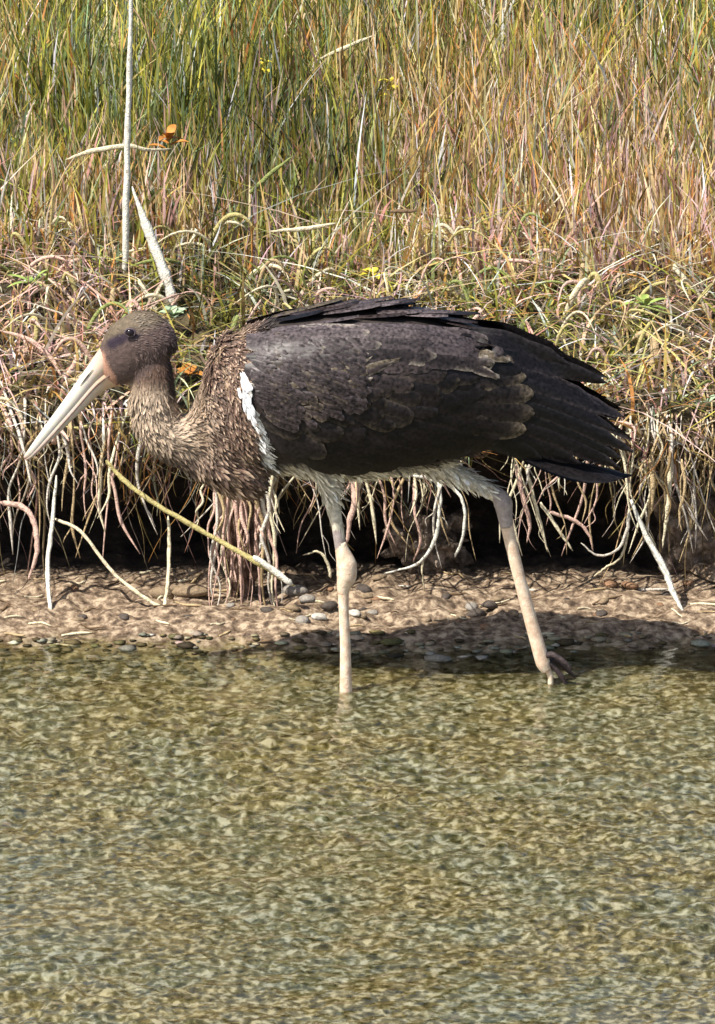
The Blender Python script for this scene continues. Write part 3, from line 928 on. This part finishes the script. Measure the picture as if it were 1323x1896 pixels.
herb(312, 250, 'orange', 'clump of orange brown leaves in the sward beside the tall reed stalk', 'plant', 9, .028, .012)
herb(1195, 560, 'bright', 'bright green leafy plant low in the turf beyond the stork tail', 'plant', 7, .04, .010)
herb(318, 582, 'pale', 'pale green leaf rosette right behind the stork head', 'plant', 6, .022, .016)
herb(690, 505, 'yellow', 'bright yellow flower just above the stork back', 'flower', 8, .016, .010)
herb(722, 150, 'yellow', 'yellow flower head standing in the upper sward', 'flower', 12, .014, .009)
herb(490, 105, 'yellow', 'dull yellow flower head deep in the sward beside the pale slanting straw', 'flower', 7, .014, .008)
herb(350, 692, 'orange', 'single tuft of rusty leaves in the gap between stork neck and shoulder', 'plant', 5, .024, .014)
herb(60, 520, 'bright', 'yellow green leafy sprig low in the turf left of the bent reed leaf', 'plant', 6, .035, .008)
herb(1300, 770, 'pale', 'pale bluish leaves at the turf edge far behind the tail tip', 'plant', 6, .03, .012)

# ------------------------------------------------------------------ the stork
root = link('black_stork', None, None, label='brown black young stork with pale beak wading along the bank', cat='stork', loc=(0, 0, 0))
M_body = attr_mat('body_plumage', 0.8, 0.2, 0, 160, 0.3)
M_feather = attr_mat('feather', 0.55, 0.35, 0, 260, 0.25)
M_wing = attr_mat('wing_feather', 0.42, 0.22, 0, 190, 0.8)


def ring_loft(stations, sides=20):
    """stations: (centre Vector, axis_a Vector (in-plane half axis), half width y) closed loft"""
    V = []
    ang = np.linspace(0, 2 * math.pi, sides, endpoint=False)
    for c, a, b in stations:
        c = np.array(c); a = np.array(a)
        V.append(c + np.cos(ang)[:, None] * a + np.sin(ang)[:, None] * np.array([0, b, 0]))
    n = len(stations)
    V = np.concatenate(V + [[np.array(stations[0][0])], [np.array(stations[-1][0])]])
    Q = [(i * sides + k, i * sides + (k + 1) % sides, (i + 1) * sides + (k + 1) % sides, (i + 1) * sides + k) for i in range(n - 1) for k in range(sides)]
    a0, a1 = len(V) - 2, len(V) - 1
    T = [(a0, (k + 1) % sides, k) for k in range(sides)] + [(a1, (n - 1) * sides + k, (n - 1) * sides + (k + 1) % sides) for k in range(sides)]
    return V, np.array(Q), np.array(T)


def loft_px(st, sides=20, n=4):
    """st rows: (x_top, y_top, x_bottom, y_bottom, half width in m): outline pairs in photo pixels"""
    sm = smooth_path([tuple(s) for s in st], n)
    out = []
    for s in sm:
        a = P(s[0], s[1]); b = P(s[2], s[3])
        out.append(((a + b) / 2, (a - b) / 2, max(0.002, s[4])))
    return ring_loft(out, sides)


TORSO = [(398, 700, 395, 800, .015), (412, 632, 410, 850, .050), (450, 612, 450, 868, .078), (520, 590, 520, 872, .096), (600, 580, 600, 884, .104), (690, 576, 690, 882, .102), (780, 585, 780, 866, .090), (860, 610, 860, 845, .070), (930, 655, 930, 825, .045), (985, 715, 985, 805, .025), (1010, 745, 1010, 790, .008)]
NECK = [(480, 640, 470, 905, .055), (426, 614, 415, 905, .060), (394, 645, 370, 885, .050), (374, 722, 335, 865, .042), (346, 768, 290, 842, .037), (326, 756, 256, 805, .036), (322, 705, 243, 765, .035), (316, 670, 240, 725, .032), (300, 640, 240, 690, .028)]
HEAD = [(330, 640, 322, 655, .006), (324, 616, 312, 660, .020), (306, 593, 290, 678, .029), (280, 578, 262, 694, .033), (250, 576, 238, 708, .033), (222, 590, 219, 714, .029), (200, 608, 210, 716, .025), (187, 636, 205, 712, .019), (180, 655, 196, 708, .013)]
CHEST = [(470, 780, 490, 850, .03), (455, 790, 478, 912, .045), (420, 780, 430, 915, .05), (380, 780, 385, 885, .045), (350, 790, 345, 860, .03)]
bag = Bag()
for st in (TORSO, NECK, HEAD, CHEST):
    v, q, t = loft_px(st)
    bag.add(v, q, t, (1, 1, 1))
# feathered thighs belong to the body surface
def thigh(pts, rad):
    w = [tuple(P(a, b, c)) for a, b, c in pts]
    return tube_arrays(smooth_path(w, 5), rad, 12)


NEAR, FAR = -0.045, -0.006
bag.add(*thigh([(600, 840, NEAR), (604, 875, NEAR), (612, 920, NEAR), (622, 965, NEAR), (630, 1005, NEAR)], [.034, .022, .0135, .0105, .009]), (1, 1, 1))
bag.add(*thigh([(770, 830, FAR + .04), (812, 862, FAR + .02), (860, 885, FAR), (905, 910, FAR), (928, 925, FAR)], [.030, .020, .0135, .0115, .010]), (1, 1, 1))
raw = bag.mesh('raw')
tmp = bpy.data.objects.new('tmp', raw)
C.objects.link(tmp)
md = tmp.modifiers.new('r', 'REMESH'); md.mode = 'VOXEL'; md.voxel_size = 0.0042; md.use_smooth_shade = True
ms = tmp.modifiers.new('s', 'SMOOTH'); ms.factor = 0.5; ms.iterations = 6
dg = bpy.context.evaluated_depsgraph_get()
body_me = bpy.data.meshes.new_from_object(tmp.evaluated_get(dg))
bpy.data.objects.remove(tmp)
body_me.name = 'body'
nv = len(body_me.vertices)
bv = np.zeros(nv * 3, np.float32); body_me.vertices.foreach_get('co', bv); bv = bv.reshape(-1, 3).astype(float)
bn = np.zeros(nv * 3, np.float32); body_me.vertices.foreach_get('normal', bn); bn = bn.reshape(-1, 3).astype(float)


def seg_dist(px, py, a, b):
    ax, ay = a; bx_, by_ = b
    dx, dy = bx_ - ax, by_ - ay
    t = np.clip(((px - ax) * dx + (py - ay) * dy) / (dx * dx + dy * dy), 0, 1)
    return np.hypot(px - ax - t * dx, py - ay - t * dy), t


def body_colour(v):
    """plumage colour by place on the bird (photo pixel of the point moved to the centre plane)"""
    bx_ = W_IMG / 2 + v[:, 0] / MPP
    by_ = WATER_PY - v[:, 2] * cp / MPP
    n_ = len(v)
    nz = fbm(v[:, 0] * 45, v[:, 1] * 45, v[:, 2] * 45, 6, 3)
    c = np.tile(np.array([0.030, 0.023, 0.020]), (n_, 1))                  # back and flanks
    def put(col, w):
        nonlocal c
        w = np.clip(w, 0, 1)[:, None]
        c = c * (1 - w) + np.array(col) * w
    chest = 1 - sstep(455, 490, bx_ + 12 * nz)
    put((0.095, 0.058, 0.042), chest)
    put((0.20, 0.135, 0.085), chest * sstep(0.15, 0.6, nz) * 0.8)
    neck = (1 - sstep(330, 420, bx_ + 20 * nz)) * sstep(690, 730, by_)
    put((0.33, 0.25, 0.18), neck * (1 - sstep(825, 850, by_)))
    put((0.085, 0.06, 0.048), (1 - sstep(330, 420, bx_)) * sstep(800, 850, by_ + 10 * nz))
    head = 1 - sstep(708, 726, by_ + 0.72 * (bx_ - 225))
    head = head * (1 - sstep(325, 335, bx_))
    put((0.085, 0.058, 0.052), head)
    put((0.115, 0.088, 0.060), head * (1 - sstep(600, 622, by_ + 0.35 * (bx_ - 250))))          # olive crown
    d, _ = seg_dist(bx_, by_, (206, 636), (243, 613))
    put((0.024, 0.016, 0.026), 1 - sstep(4, 15, d + 7 * nz))                                             # dark bare skin before the eye
    d, _ = seg_dist(bx_, by_, (188, 655), (205, 705))
    put((0.36, 0.20, 0.14), 1 - sstep(6, 16, d + 6 * nz))                                                # pinkish gape
    d, _ = seg_dist(bx_, by_, (318, 640), (322, 720))
    put((0.03, 0.022, 0.02), (1 - sstep(6, 14, d)))                                              # dark nape stripe
    belly = sstep(838, 856, by_ + 6 * nz) * sstep(485, 515, bx_) * (1 - sstep(960, 1000, bx_))
    put((0.55, 0.50, 0.40), belly)
    d, _ = seg_dist(bx_, by_, (462, 690), (492, 835))
    put((0.62, 0.61, 0.58), (1 - sstep(5, 12, d + 4 * nz)))
    return np.clip(c, 0.004, 0.8)


col = body_colour(bv)
a = body_me.attributes.new('col', 'FLOAT_COLOR', 'POINT')
cc = np.ones((nv, 4), np.float32); cc[:, :3] = col
a.data.foreach_set('color', cc.ravel())
for k in list(body_me.attributes):
    pass
body_me.materials.clear()
body = link('body', body_me, M_body, root)

# contour feathers over head, neck and breast, one part
SP = [(215, 640), (262, 640), (275, 700), (280, 755), (310, 795), (370, 790), (430, 770), (520, 740), (700, 720), (950, 750)]
fbag = Bag()
cand = rng.permutation(nv)
bx_ = W_IMG / 2 + bv[:, 0] / MPP
by_ = WATER_PY - bv[:, 2] * cp / MPP
area_w = np.where(bx_ < 500, 1.0, np.where((by_ > 835) & (bx_ < 960), 0.25, 0.0)) * np.where((bx_ < 240) & (by_ > 600) & (by_ < 722), 0.8, 1.0) * np.where(bx_ < 192, 0, 1)
area_w *= np.where(by_ > 905, 0.10, 1.0)
sel = rng.choice(nv, min(nv - 1, 15000), replace=True, p=area_w / area_w.sum())
for i in sel:
    X0, Y0 = bx_[i], by_[i]
    best, bd = None, 1e9
    for k in range(len(SP) - 1):
        d, t = seg_dist(X0, Y0, SP[k], SP[k + 1])
        if d < bd: bd, best = d, k
    dv = np.array([SP[best + 1][0] - SP[best][0], 0, -(SP[best + 1][1] - SP[best][1])], float)
    dv /= np.linalg.norm(dv)
    if X0 > 380 or Y0 > 820: dv = dv * 0.6 + np.array([0.25, 0, -0.8])
    nrm = bn[i]
    dv = dv - nrm * dv.dot(nrm) + 0.28 * rng.standard_normal(3)
    dv = dv - nrm * dv.dot(nrm)
    ln = np.linalg.norm(dv)
    if ln < 1e-3: continue
    dv /= ln
    sd = np.cross(nrm, dv)
    head = Y0 < 720 and X0 < 335
    L = (0.007 if head else 0.0125) * rng.uniform(.6, 1.5)
    if X0 > 340 and Y0 > 840: L *= 1.5
    if head and X0 < 245: L *= .55
    if Y0 > 905: L *= 0.5
    Wd = L * rng.uniform(.10, .24)
    lift = rng.uniform(.06, .22) if head else rng.uniform(.10, .42)
    base = bv[i] - nrm * 0.0008
    pts = []
    for t, wv in ((0, .25), (.45, 1.0), (.8, .85), (1.0, 0.0)):
        c0 = base + dv * L * t + nrm * (L * lift * t + .0006)
        if wv > 0: pts += [c0 - sd * Wd * wv * .5, c0 + nrm * Wd * .18 * wv, c0 + sd * Wd * wv * .5]
        else: pts += [c0]
    cb = col[i] * (rng.uniform(.55, 1.7) if head else rng.uniform(.6, 1.35))
    tip = cb * 1.1 if head else cb * rng.uniform(.8, 1.7)
    if not head and X0 > 330 and X0 < 480 and rng.random() < .25: tip = np.array([.40, .29, .21]); cb = cb * 1.6
    cl = np.array([cb * .7] * 3 + [cb] * 3 + [tip] * 3 + [tip])
    fbag.add(pts, [(0, 1, 4, 3), (1, 2, 5, 4), (3, 4, 7, 6), (4, 5, 8, 7)], [(6, 7, 9), (7, 8, 9)], np.clip(cl, .004, .8))
link('contour_feathers', fbag.mesh('contour_feathers'), M_feather, root, kind='stuff')

# the folded wing: feathers laid one by one over a surface just outside the body
sx = np.array([(s[0] + s[2]) / 2 for s in TORSO]); stp = np.array([s[1] for s in TORSO]); sbt = np.array([s[3] for s in TORSO]); sb = np.array([s[4] for s in TORSO])


def wing_y(px_, pz):
    """outward half width at bird-plane pixel (px, pz)"""
    tp = np.interp(px_, sx, stp); bt = np.interp(px_, sx, sbt); b = np.interp(px_, sx, sb)
    b = np.maximum(b, np.interp(px_, [900, 1000, 1170], [.06, .045, .022]))
    tp = np.where(px_ > 900, np.interp(px_, [900, 1170], [600, 780]), tp); bt = np.where(px_ > 900, np.interp(px_, [900, 1170], [850, 900]), bt)
    c = (tp + bt) / 2; h_ = (bt - tp) / 2 * 1.03
    t = np.clip(np.abs(pz - c) / h_, 0, 0.985)
    return (b + 0.006) * (1 - t ** 2.4) ** (1 / 2.4) + 0.004


def on_wing(px_, py_, off):
    """photo pixel -> world point on the near wing surface"""
    y = -0.05
    for _ in range(6):
        p = P(px_, py_, y)
        pz = WATER_PY - p.z * cp / MPP
        y = -(float(wing_y(px_, pz)) + off)
    return P(px_, py_, y)


def feather_mesh(name, base, tip, width, layer, bend=0.0, c0=(.03, .025, .022), edge=None, ew=0.25, rows=9, cols=5, pointed=0.0, dark=None):
    b = np.array(base, float); t_ = np.array(tip, float)
    ax = t_ - b; L = np.linalg.norm(ax); ax /= L
    nr = np.array([-ax[1], ax[0]])
    V, Cl = [], []
    rag = [random.gauss(0, .8) for _ in range(rows)]
    c0 = np.array(c0); ec = np.array(edge) if edge is not None else c0 * 1.35
    for i in range(rows):
        t = 1 - (1 - i / (rows - 1)) ** 1.7
        u_ = max(0, (t - .72) / .28)
        w = width * (min(1, .35 + t * 2.2)) * max(.06, (1 - pointed) * math.sqrt(max(0, 1 - u_ * u_)) + pointed * (1 - u_ ** 1.3))
        c = b + ax * L * t + nr * bend * L * math.sin(math.pi * t)
        for k in range(cols):
            s = -1 + 2 * k / (cols - 1)
            q = c + nr * s * w * .5 + nr * rag[i % len(rag)] * s
            off = 0.0012 + layer * 0.0016 + 0.0022 * (1 - s * s) + 0.0015 * t
            V.append(tuple(on_wing(q[0], q[1], off)))
            e = max(abs(s) ** 5, (t - .9) / .1 if t > .9 else 0)
            shaft = 0.75 if abs(s) < .1 else 1.0
            Cl.append(c0 * shaft * (1 - ew * e) + ec * ew * e)
    return mesh_np(name, V, grid_faces(rows, cols), None, np.clip(np.array(Cl), .003, .8))


BLK = np.array((.0055, .0045, .005)); DRK = np.array((.0085, .0065, .007)); BRN = np.array((.021, .0155, .0155)); GRY = np.array((.058, .046, .047)); BUF = np.array((.16, .125, .085)); PAL = np.array((.30, .26, .21))
wing = link('wing', None, None, root)
feathers = []


def jit(c, v=.18): return np.clip(np.array(c) * random.uniform(1 - v, 1 + v), .004, .8)


def add_f(name, *a_, **k_):
    o = link(name, feather_mesh(name, *a_, **k_), M_wing, wing)
    feathers.append(o)


# long flight feathers reaching back over the tail
prim = [((870, 612), (1010, 655), 30), ((875, 622), (1058, 668), 32), ((880, 640), (1076, 700), 32), ((880, 652), (1118, 715), 33), ((885, 672), (1112, 752), 34), ((888, 690), (1150, 775), 34), ((890, 708), (1140, 806), 34), ((890, 728), (1168, 836), 34), ((885, 750), (1150, 852), 34), ((880, 765), (1128, 862), 34), ((870, 785), (1075, 858), 36), ((850, 795), (1010, 850), 40)]
for i, (b_, t_, w_) in enumerate(prim):
    t_ = (t_[0] + random.gauss(0, 9), t_[1] + random.gauss(0, 5))
    add_f('primary', b_, t_, w_, 1.5 - i * .12 + (i % 2) * .5, -0.03, jit(BLK, .4), edge=GRY * .8, ew=random.uniform(.2, .6), pointed=.8, rows=11)
# secondaries: the smooth dark panel, pale fringed at the ends
sec = [((690, 650), (952, 672)), ((690, 665), (974, 698)), ((690, 685), (988, 730)), ((680, 705), (990, 766)), ((660, 725), (974, 796)), ((640, 745), (925, 815)), ((610, 765), (872, 832)), ((580, 780), (812, 846)), ((550, 790), (745, 858)), ((525, 795), (690, 866)), ((505, 780), (640, 868))]
for i, (b_, t_) in enumerate(reversed(sec)):
    j = len(sec) - 1 - i
    add_f('secondary', b_, t_, 54, 1.0 + i * .22, 0.05, jit(DRK if j > 2 else DRK * 1.3, .15), edge=BUF * 1.2 if j < 5 else BRN, ew=random.uniform(.25, .6) if j < 5 else .2, rows=13, cols=7)
# coverts in overlapping rows, lower rows first
rows_ = [
    (13, (515, 800), (880, 700), (85, 42), 46, 3.6, DRK, BRN * 1.1, .25),
    (12, (500, 775), (850, 680), (80, 36), 44, 4.4, DRK * 1.2, BUF * .6, .25),
    (11, (490, 750), (820, 668), (76, 30), 42, 5.2, BRN * .85, BUF * .6, .35),
    (10, (482, 725), (780, 660), (72, 24), 40, 6.0, BRN, GRY, .6),
    (9, (475, 700), (740, 650), (70, 18), 38, 6.8, BRN * 1.1, GRY * 1.3, .6),
]
for n_, s0, s1, dv, w_, ly_, c_, e_, ew_ in rows_:
    for i in reversed(range(n_)):
        f = (i + random.uniform(-.2, .2)) / (n_ - 1)
        bx0 = s0[0] + (s1[0] - s0[0]) * f; by0 = s0[1] + (s1[1] - s0[1]) * f + 8 * math.sin(f * 3.1)
        pale = random.random() < .12; by0 += random.gauss(0, 7); bx0 += random.gauss(0, 8)
        add_f('covert', (bx0 - 20, by0 - 8), (bx0 - 20 + dv[0] * random.uniform(.85, 1.15), by0 - 8 + dv[1] * random.uniform(.7, 1.3) * (1.2 - f)), w_ * random.uniform(.6, 1.15), ly_ + (1 - f) * .3 + random.gauss(0, .3), random.gauss(.04, .05), jit(c_, .5), edge=BUF if pale else e_, ew=ew_, rows=9)
# long feathers with the highlight across the wing painted in as pale colour
for (b_, t_, c_) in (((498, 722), (640, 672), BUF * .55), ((520, 716), (690, 660), BUF * .7), ((560, 712), (730, 668), BRN * 1.6), ((540, 735), (690, 700), BRN * 1.8), ((600, 690), (760, 655), BUF * .45), ((820, 618), (945, 668), BUF * .6), ((800, 625), (925, 700), BRN * 1.3)):
    add_f('covert', b_, t_, 18, 7.6, .05, jit(c_, .2), edge=PAL, ew=.5, rows=9)
# scapulars along the back
for r_ in range(3):
    for i in reversed(range(8)):
        f = i / 7
        bx0 = 455 + 330 * f; by0 = (622, 640, 662)[r_] - 18 * math.sin(f * 2.8) + random.uniform(-4, 4)
        L = random.uniform(110, 150)
        add_f('scapular', (bx0, by0), (min(bx0 + L, 935), by0 + (2, 6, 4)[r_] + 12 * f), 34, 7.8 + (2 - r_) * .35 + (1 - f) * .3, 0.03, jit((GRY * 1.1, GRY * .8, BRN)[r_] * (1.15 if bx0 < 560 else .9), .3), edge=PAL if random.random() < .25 else GRY * 1.3, ew=.5, rows=8)
# small mottled coverts at the wing bend
wb = Bag()
for i in range(330):
    f = random.random(); X0 = 455 + 200 * f ** 1.5; Y0 = random.uniform(612 + 10 * f, 815 - 60 * f)
    if X0 < 460 + max(0, (Y0 - 690)) * .25: continue
    me = feather_mesh('t', (X0, Y0), (X0 + random.uniform(22, 34), Y0 + random.uniform(4, 18)), random.uniform(14, 20), 8.6 + .2 * f, 0, jit(BRN * 1.1 + (GRY * 1.5 - BRN) * max(0, 1 - (Y0 - 610) / 130) * max(0.1, 1 - (X0 - 455) / 190), .35), edge=BUF if random.random() < .2 else GRY * 1.3, ew=.5, rows=4, cols=3)
    k = len(me.vertices)
    v_ = np.array([q.co[:] for q in me.vertices]); c_ = np.array([q.color[:3] for q in me.attributes['col'].data])
    wb.add(v_, np.array([p.vertices[:] for p in me.polygons]), None, c_)
    bpy.data.meshes.remove(me)
lc = link('lesser_coverts', wb.mesh('lesser_coverts'), M_wing, wing, kind='stuff')
feathers.append(lc)
# white shoulder feathers showing in front of the wing bend
ws = Bag()
for i in range(30):
    f = random.random() ** 1.3 * .6; X0 = np.interp(f, [0, .3, .6, 1], [449, 454, 463, 482]) + random.gauss(0, 2 + 6 * max(0, 1 - abs(f - .3) * 4)); Y0 = 688 + 135 * f
    me = feather_mesh('t', (X0, Y0), (X0 + random.uniform(2, 10), Y0 + random.uniform(16, 30)), random.uniform(5, 9), 9.5 + random.random(), 0, (.74, .74, .76), edge=(.6, .6, .62), ew=.3, rows=4, cols=3)
    v_ = np.array([q.co[:] for q in me.vertices]); c_ = np.array([q.color[:3] for q in me.attributes['col'].data])
    ws.add(v_, np.array([p.vertices[:] for p in me.polygons]), None, c_)
    bpy.data.meshes.remove(me)
wsp = link('shoulder_patch', ws.mesh('shoulder_patch'), M_feather, root, label='bright white feathers at the front edge of the folded wing')
# the far wing mirrors the near one
wing2 = link('wing', None, None, root)
wing2.scale = (1, -1, 1)
for o in feathers:
    c_ = o.copy(); C.objects.link(c_); c_.parent = wing2

# tail: a flat fan under the wing tips
for i in range(10):
    f = i / 9 - .5
    b_ = P(905, 800, f * .05); e_ = P(1172 - 90 * abs(f) ** 1.2 - (22 if i % 2 else 0), 880 + 10 * abs(f), f * .15)
    ax = (e_ - b_)
    sd = Vector((0, 1, 0.35)) .normalized()
    V, Cl = [], []
    rows, cols = 9, 3
    for r_ in range(rows):
        t = r_ / (rows - 1)
        w_ = .030 * (min(1, .4 + t * 2)) * (1 if t < .75 else max(.05, 1 - ((t - .75) / .25) ** 2.2))
        for k in range(cols):
            s = k - 1
            V.append(tuple(b_ + ax * t + sd * s * w_ * .5 + Vector((0, 0, .003 * (1 - abs(s)) - .003 * abs(f) * 4 - .012 * math.sin(t * 3.1)))))
            Cl.append(np.array(BLK) * (5 if s == 0 and i % 2 else 1.2))
    link('tail_feather', mesh_np('tail_feather', V, grid_faces(rows, cols), None, np.array(Cl)), M_wing, root)

for i in range(46):
    f = random.random()
    X0 = 470 + 400 * f; L = random.uniform(.07, .13); y0 = random.gauss(0, .022)
    ztop = P(X0, np.interp(X0, sx, stp), 0).z
    ztop -= .9 * y0 * y0 / .06
    slope = (np.interp(X0 + 60, sx, stp) - np.interp(X0, sx, stp)) / 60
    V, Cl = [], []
    w_ = random.uniform(.016, .026); c0_ = jit(random.choice([BRN, GRY, GRY * 1.4, BUF * .5, DRK] if X0 < 740 else [BLK, DRK, BRN]), .3); lift = random.uniform(.004, .012)
    for r_ in range(7):
        t = r_ / 6
        hw = w_ * .5 * (min(1, .4 + 2 * t)) * (1 if t < .65 else max(.05, math.sqrt(max(0, 1 - ((t - .65) / .35) ** 2))))
        for k in (-1, 0, 1):
            V.append((P(X0, 600).x + L * t, y0 * (1 + .2 * t) + k * hw, ztop + .006 + lift * t - slope * L * t + .003 * (1 - abs(k)) - .02 * (y0 + k * hw) ** 2 / .01 * .1))
            Cl.append(c0_ * (.8 if k == 0 else 1.25))
    link('mantle_feather', mesh_np('mantle_feather', V, grid_faces(7, 3), None, np.array(Cl)), M_wing, root)

# beak
def beak_mat():
    m, nt, b = mat('beak_horn')
    a_ = nt.nodes.new('ShaderNodeAttribute'); a_.attribute_name = 'col'
    g_ = nt.nodes.new('ShaderNodeNewGeometry')
    n_ = nt.nodes.new('ShaderNodeTexNoise'); n_.inputs['Scale'].default_value = 220
    nt.links.new(g_.outputs['Position'], n_.inputs['Vector'])
    mx = nt.nodes.new('ShaderNodeMix'); mx.data_type = 'RGBA'; mx.blend_type = 'MULTIPLY'; mx.inputs['Factor'].default_value = .35
    nt.links.new(a_.outputs['Color'], mx.inputs['A']); nt.links.new(n_.outputs['Color'], mx.inputs['B'])
    nt.links.new(mx.outputs['Result'], b.inputs['Base Color'])
    b.inputs['Roughness'].default_value = .4
    return m


M_beak = beak_mat()


def mandible(name, st, cols):
    v, q, t = loft_px(st, 16, 4)
    tp = np.linspace(0, 1, (len(v) - 2) // 16)
    cl = np.array([[np.interp(x, np.linspace(0, 1, len(cols)), [c[k] for c in cols]) for k in range(3)] for x in tp])
    cl = np.concatenate([np.repeat(cl, 16, 0), cl[:1], cl[-1:]])
    return link(name, mesh_np(name, v, q, t, cl), M_beak, root)


CR = (.66, .58, .48)
mandible('upper_mandible', [(194, 632, 212, 686, .019), (183, 646, 202, 690, .0165), (160, 680, 176, 712, .0125), (120, 737, 134, 761, .009), (80, 792, 90, 809, .006), (52, 832, 60, 842, .0035), (43, 846, 46, 850, .001)],
         [(.50, .32, .24), (.62, .47, .36), (.70, .64, .56), (.72, .68, .62), (.70, .64, .56), (.5, .36, .28)])
mandible('lower_mandible', [(205, 668, 224, 714, .0172), (196, 676, 213, 716, .0150), (170, 700, 186, 728, .0113), (128, 752, 141, 771, .0081), (87, 803, 95, 815, .0054), (57, 838, 62, 846, .0030), (46, 850, 48, 853, .001)],
         [(.50, .30, .17), (.58, .38, .24), (.62, .52, .42), (.60, .52, .44), (.56, .46, .38), (.40, .25, .2)])
M_slit = noise_mat('nostril_dark', (.03, .02, .018), (.06, .04, .03), 200, .8)
for sgn in (-1, 1):
    pts = [tuple(Vector((q.x, sgn * yy, q.z + (.0 if sgn > 0 else 0)))) for q, yy in ((P(172, 680), .0135), (P(160, 695), .0122), (P(148, 711), .0108))]
    v, q, t = tube_arrays(smooth_path(pts, 3), [.0003, .0009, .0003], 6)
    link('nostril', mesh_np('nostril', v, q, t), M_slit, root)
    pts = [tuple(Vector((q.x, sgn * yy, q.z))) for q, yy in ((P(204, 689), .0178), (P(176, 713), .0118), (P(134, 762), .0086), (P(92, 810), .0056), (P(62, 842), .0030))]
    v, q, t = tube_arrays(smooth_path(pts, 4), [.0014, .0010, .0008, .0004], 6)
    link('gape_line', mesh_np('gape_line', v, q, t), noise_mat('gape_dark', (.10, .06, .05), (.22, .14, .11), 200, .8), root)
# eyes
M_eye, nt_, b__ = mat('eye_dark'); b__.inputs['Base Color'].default_value = (.012, .008, .012, 1); b__.inputs['Roughness'].default_value = .08
M_lid = noise_mat('eye_ring', (.06, .045, .06), (.11, .085, .10), 200, .6)
for s in (-1, 1):
    p = P(241, 616, 0)
    c0 = Vector((p.x, s * .0315, p.z)) + (Vector((0, 0, .0315 * sp / cp)) * (1 if s < 0 else 1))
    bm = bmesh.new(); bmesh.ops.create_uvsphere(bm, u_segments=20, v_segments=12, radius=.0062)
    me = bpy.data.meshes.new('eye'); bm.to_mesh(me); bm.free()
    me.polygons.foreach_set('use_smooth', [True] * len(me.polygons))
    e = link('eye', me, M_eye, root, loc=c0)
    ringp = [(.0078 * math.cos(t), s * .0022, .0062 * math.sin(t)) for t in np.linspace(0, 2 * math.pi, 21)]
    v, q, t = tube_arrays(ringp, [.0014, .0014], 6, 1, False)
    link('eyelid', mesh_np('eyelid', v, q, t), M_lid, e)

# legs
M_leg = noise_mat('leg_skin', (.56, .39, .27), (.79, .68, .53), 75, .5, .25, 420, c3=(.70, .53, .39))
M_shade_leg = noise_mat('leg_skin_shaded', (.26, .21, .20), (.42, .36, .33), 130, .6, .3, 420)  # same leg skin with the shade under the body painted in
M_toe = noise_mat('toe_skin', (.018, .013, .014), (.06, .04, .04), 150, .6, .4, 420)
def limb(name, pts, rad, m, sides=14, par=root):
    w = [tuple(P(a_, b_, c_)) for a_, b_, c_ in pts]
    v, q, t = tube_arrays(smooth_path(w, 5), rad, sides)
    return link(name, mesh_np(name, v, q, t), m, par)


leg1 = link('leg', None, None, root)
limb('shank', [(622, 960, NEAR), (628, 1000, NEAR), (632, 1020, NEAR)], [.0090, .0088, .0095], M_shade_leg, par=leg1)
limb('hock', [(630, 1004, NEAR), (634, 1022, NEAR), (641, 1045, NEAR), (641, 1068, NEAR), (636, 1085, NEAR), (635, 1100, NEAR)], [.0085, .0115, .0160, .0155, .0110, .0082], M_leg, par=leg1)
bz1 = P(640, 1318, NEAR)
limb('tarsus', [(635, 1085, NEAR), (636, 1130, NEAR), (639, 1200, NEAR), (640, 1280, NEAR), (641, 1306, NEAR), (642, 1318, NEAR)], [.0088, .0078, .0082, .0098, .0100, .0090], M_leg, par=leg1)
leg2 = link('leg', None, None, root)
limb('hock', [(905, 908, FAR), (922, 918, FAR), (931, 932, FAR), (934, 952, FAR), (938, 975, FAR)], [.0085, .0125, .0150, .0120, .0105], M_shade_leg, par=leg2)
limb('tarsus', [(931, 935, FAR), (942, 990, FAR), (960, 1065, FAR), (980, 1140, FAR), (997, 1200, FAR), (1005, 1228, FAR), (1012, 1242, FAR)], [.0112, .0098, .0096, .0102, .0112, .0112, .0080], M_leg, par=leg2)


def toe(par, pts, r0, m):
    v, q, t = tube_arrays(smooth_path(pts, 5), [r0, r0 * 1.05, r0 * .85, r0 * .9, r0 * .3], 10)
    return link('toe', mesh_np('toe', v, q, t), m, par)


c1 = P(642, 1314, NEAR)
fz = low_z(c1.x, NEAR)[0]
for an, L in ((180, .075), (150, .065), (212, .065), (10, .03)):
    d = Vector((math.cos(R(an)), math.sin(R(an)), 0))
    toe(leg1, [tuple(c1), tuple(Vector((c1.x, c1.y, fz + .010)) + d * L * .3), tuple(Vector((c1.x, c1.y, fz + .007)) + d * L * .65), tuple(Vector((c1.x, c1.y, fz + .006)) + d * L)], .0062, M_toe)
# lifted trailing foot: toes point down and back into the water
for pts in ([(1006, 1216, FAR), (1022, 1212, FAR - .008), (1040, 1222, FAR - .014), (1058, 1240, FAR - .018)], [(1008, 1226, FAR), (1022, 1232, FAR), (1036, 1248, FAR), (1048, 1268, FAR)], [(1008, 1222, FAR), (1026, 1222, FAR + .014), (1046, 1236, FAR + .024), (1064, 1254, FAR + .03)]):
    toe(leg2, [tuple(P(*q)) for q in pts], .0048, M_toe)
toe(leg2, [tuple(P(*q)) for q in [(1012, 1236, FAR), (1018, 1250, FAR), (1019, 1264, FAR), (1018, 1276, FAR)]], .0050, M_leg)

S.render.engine = 'CYCLES'
S.cycles.transparent_max_bounces = 12
S.cycles.sample_clamp_indirect = 3.0
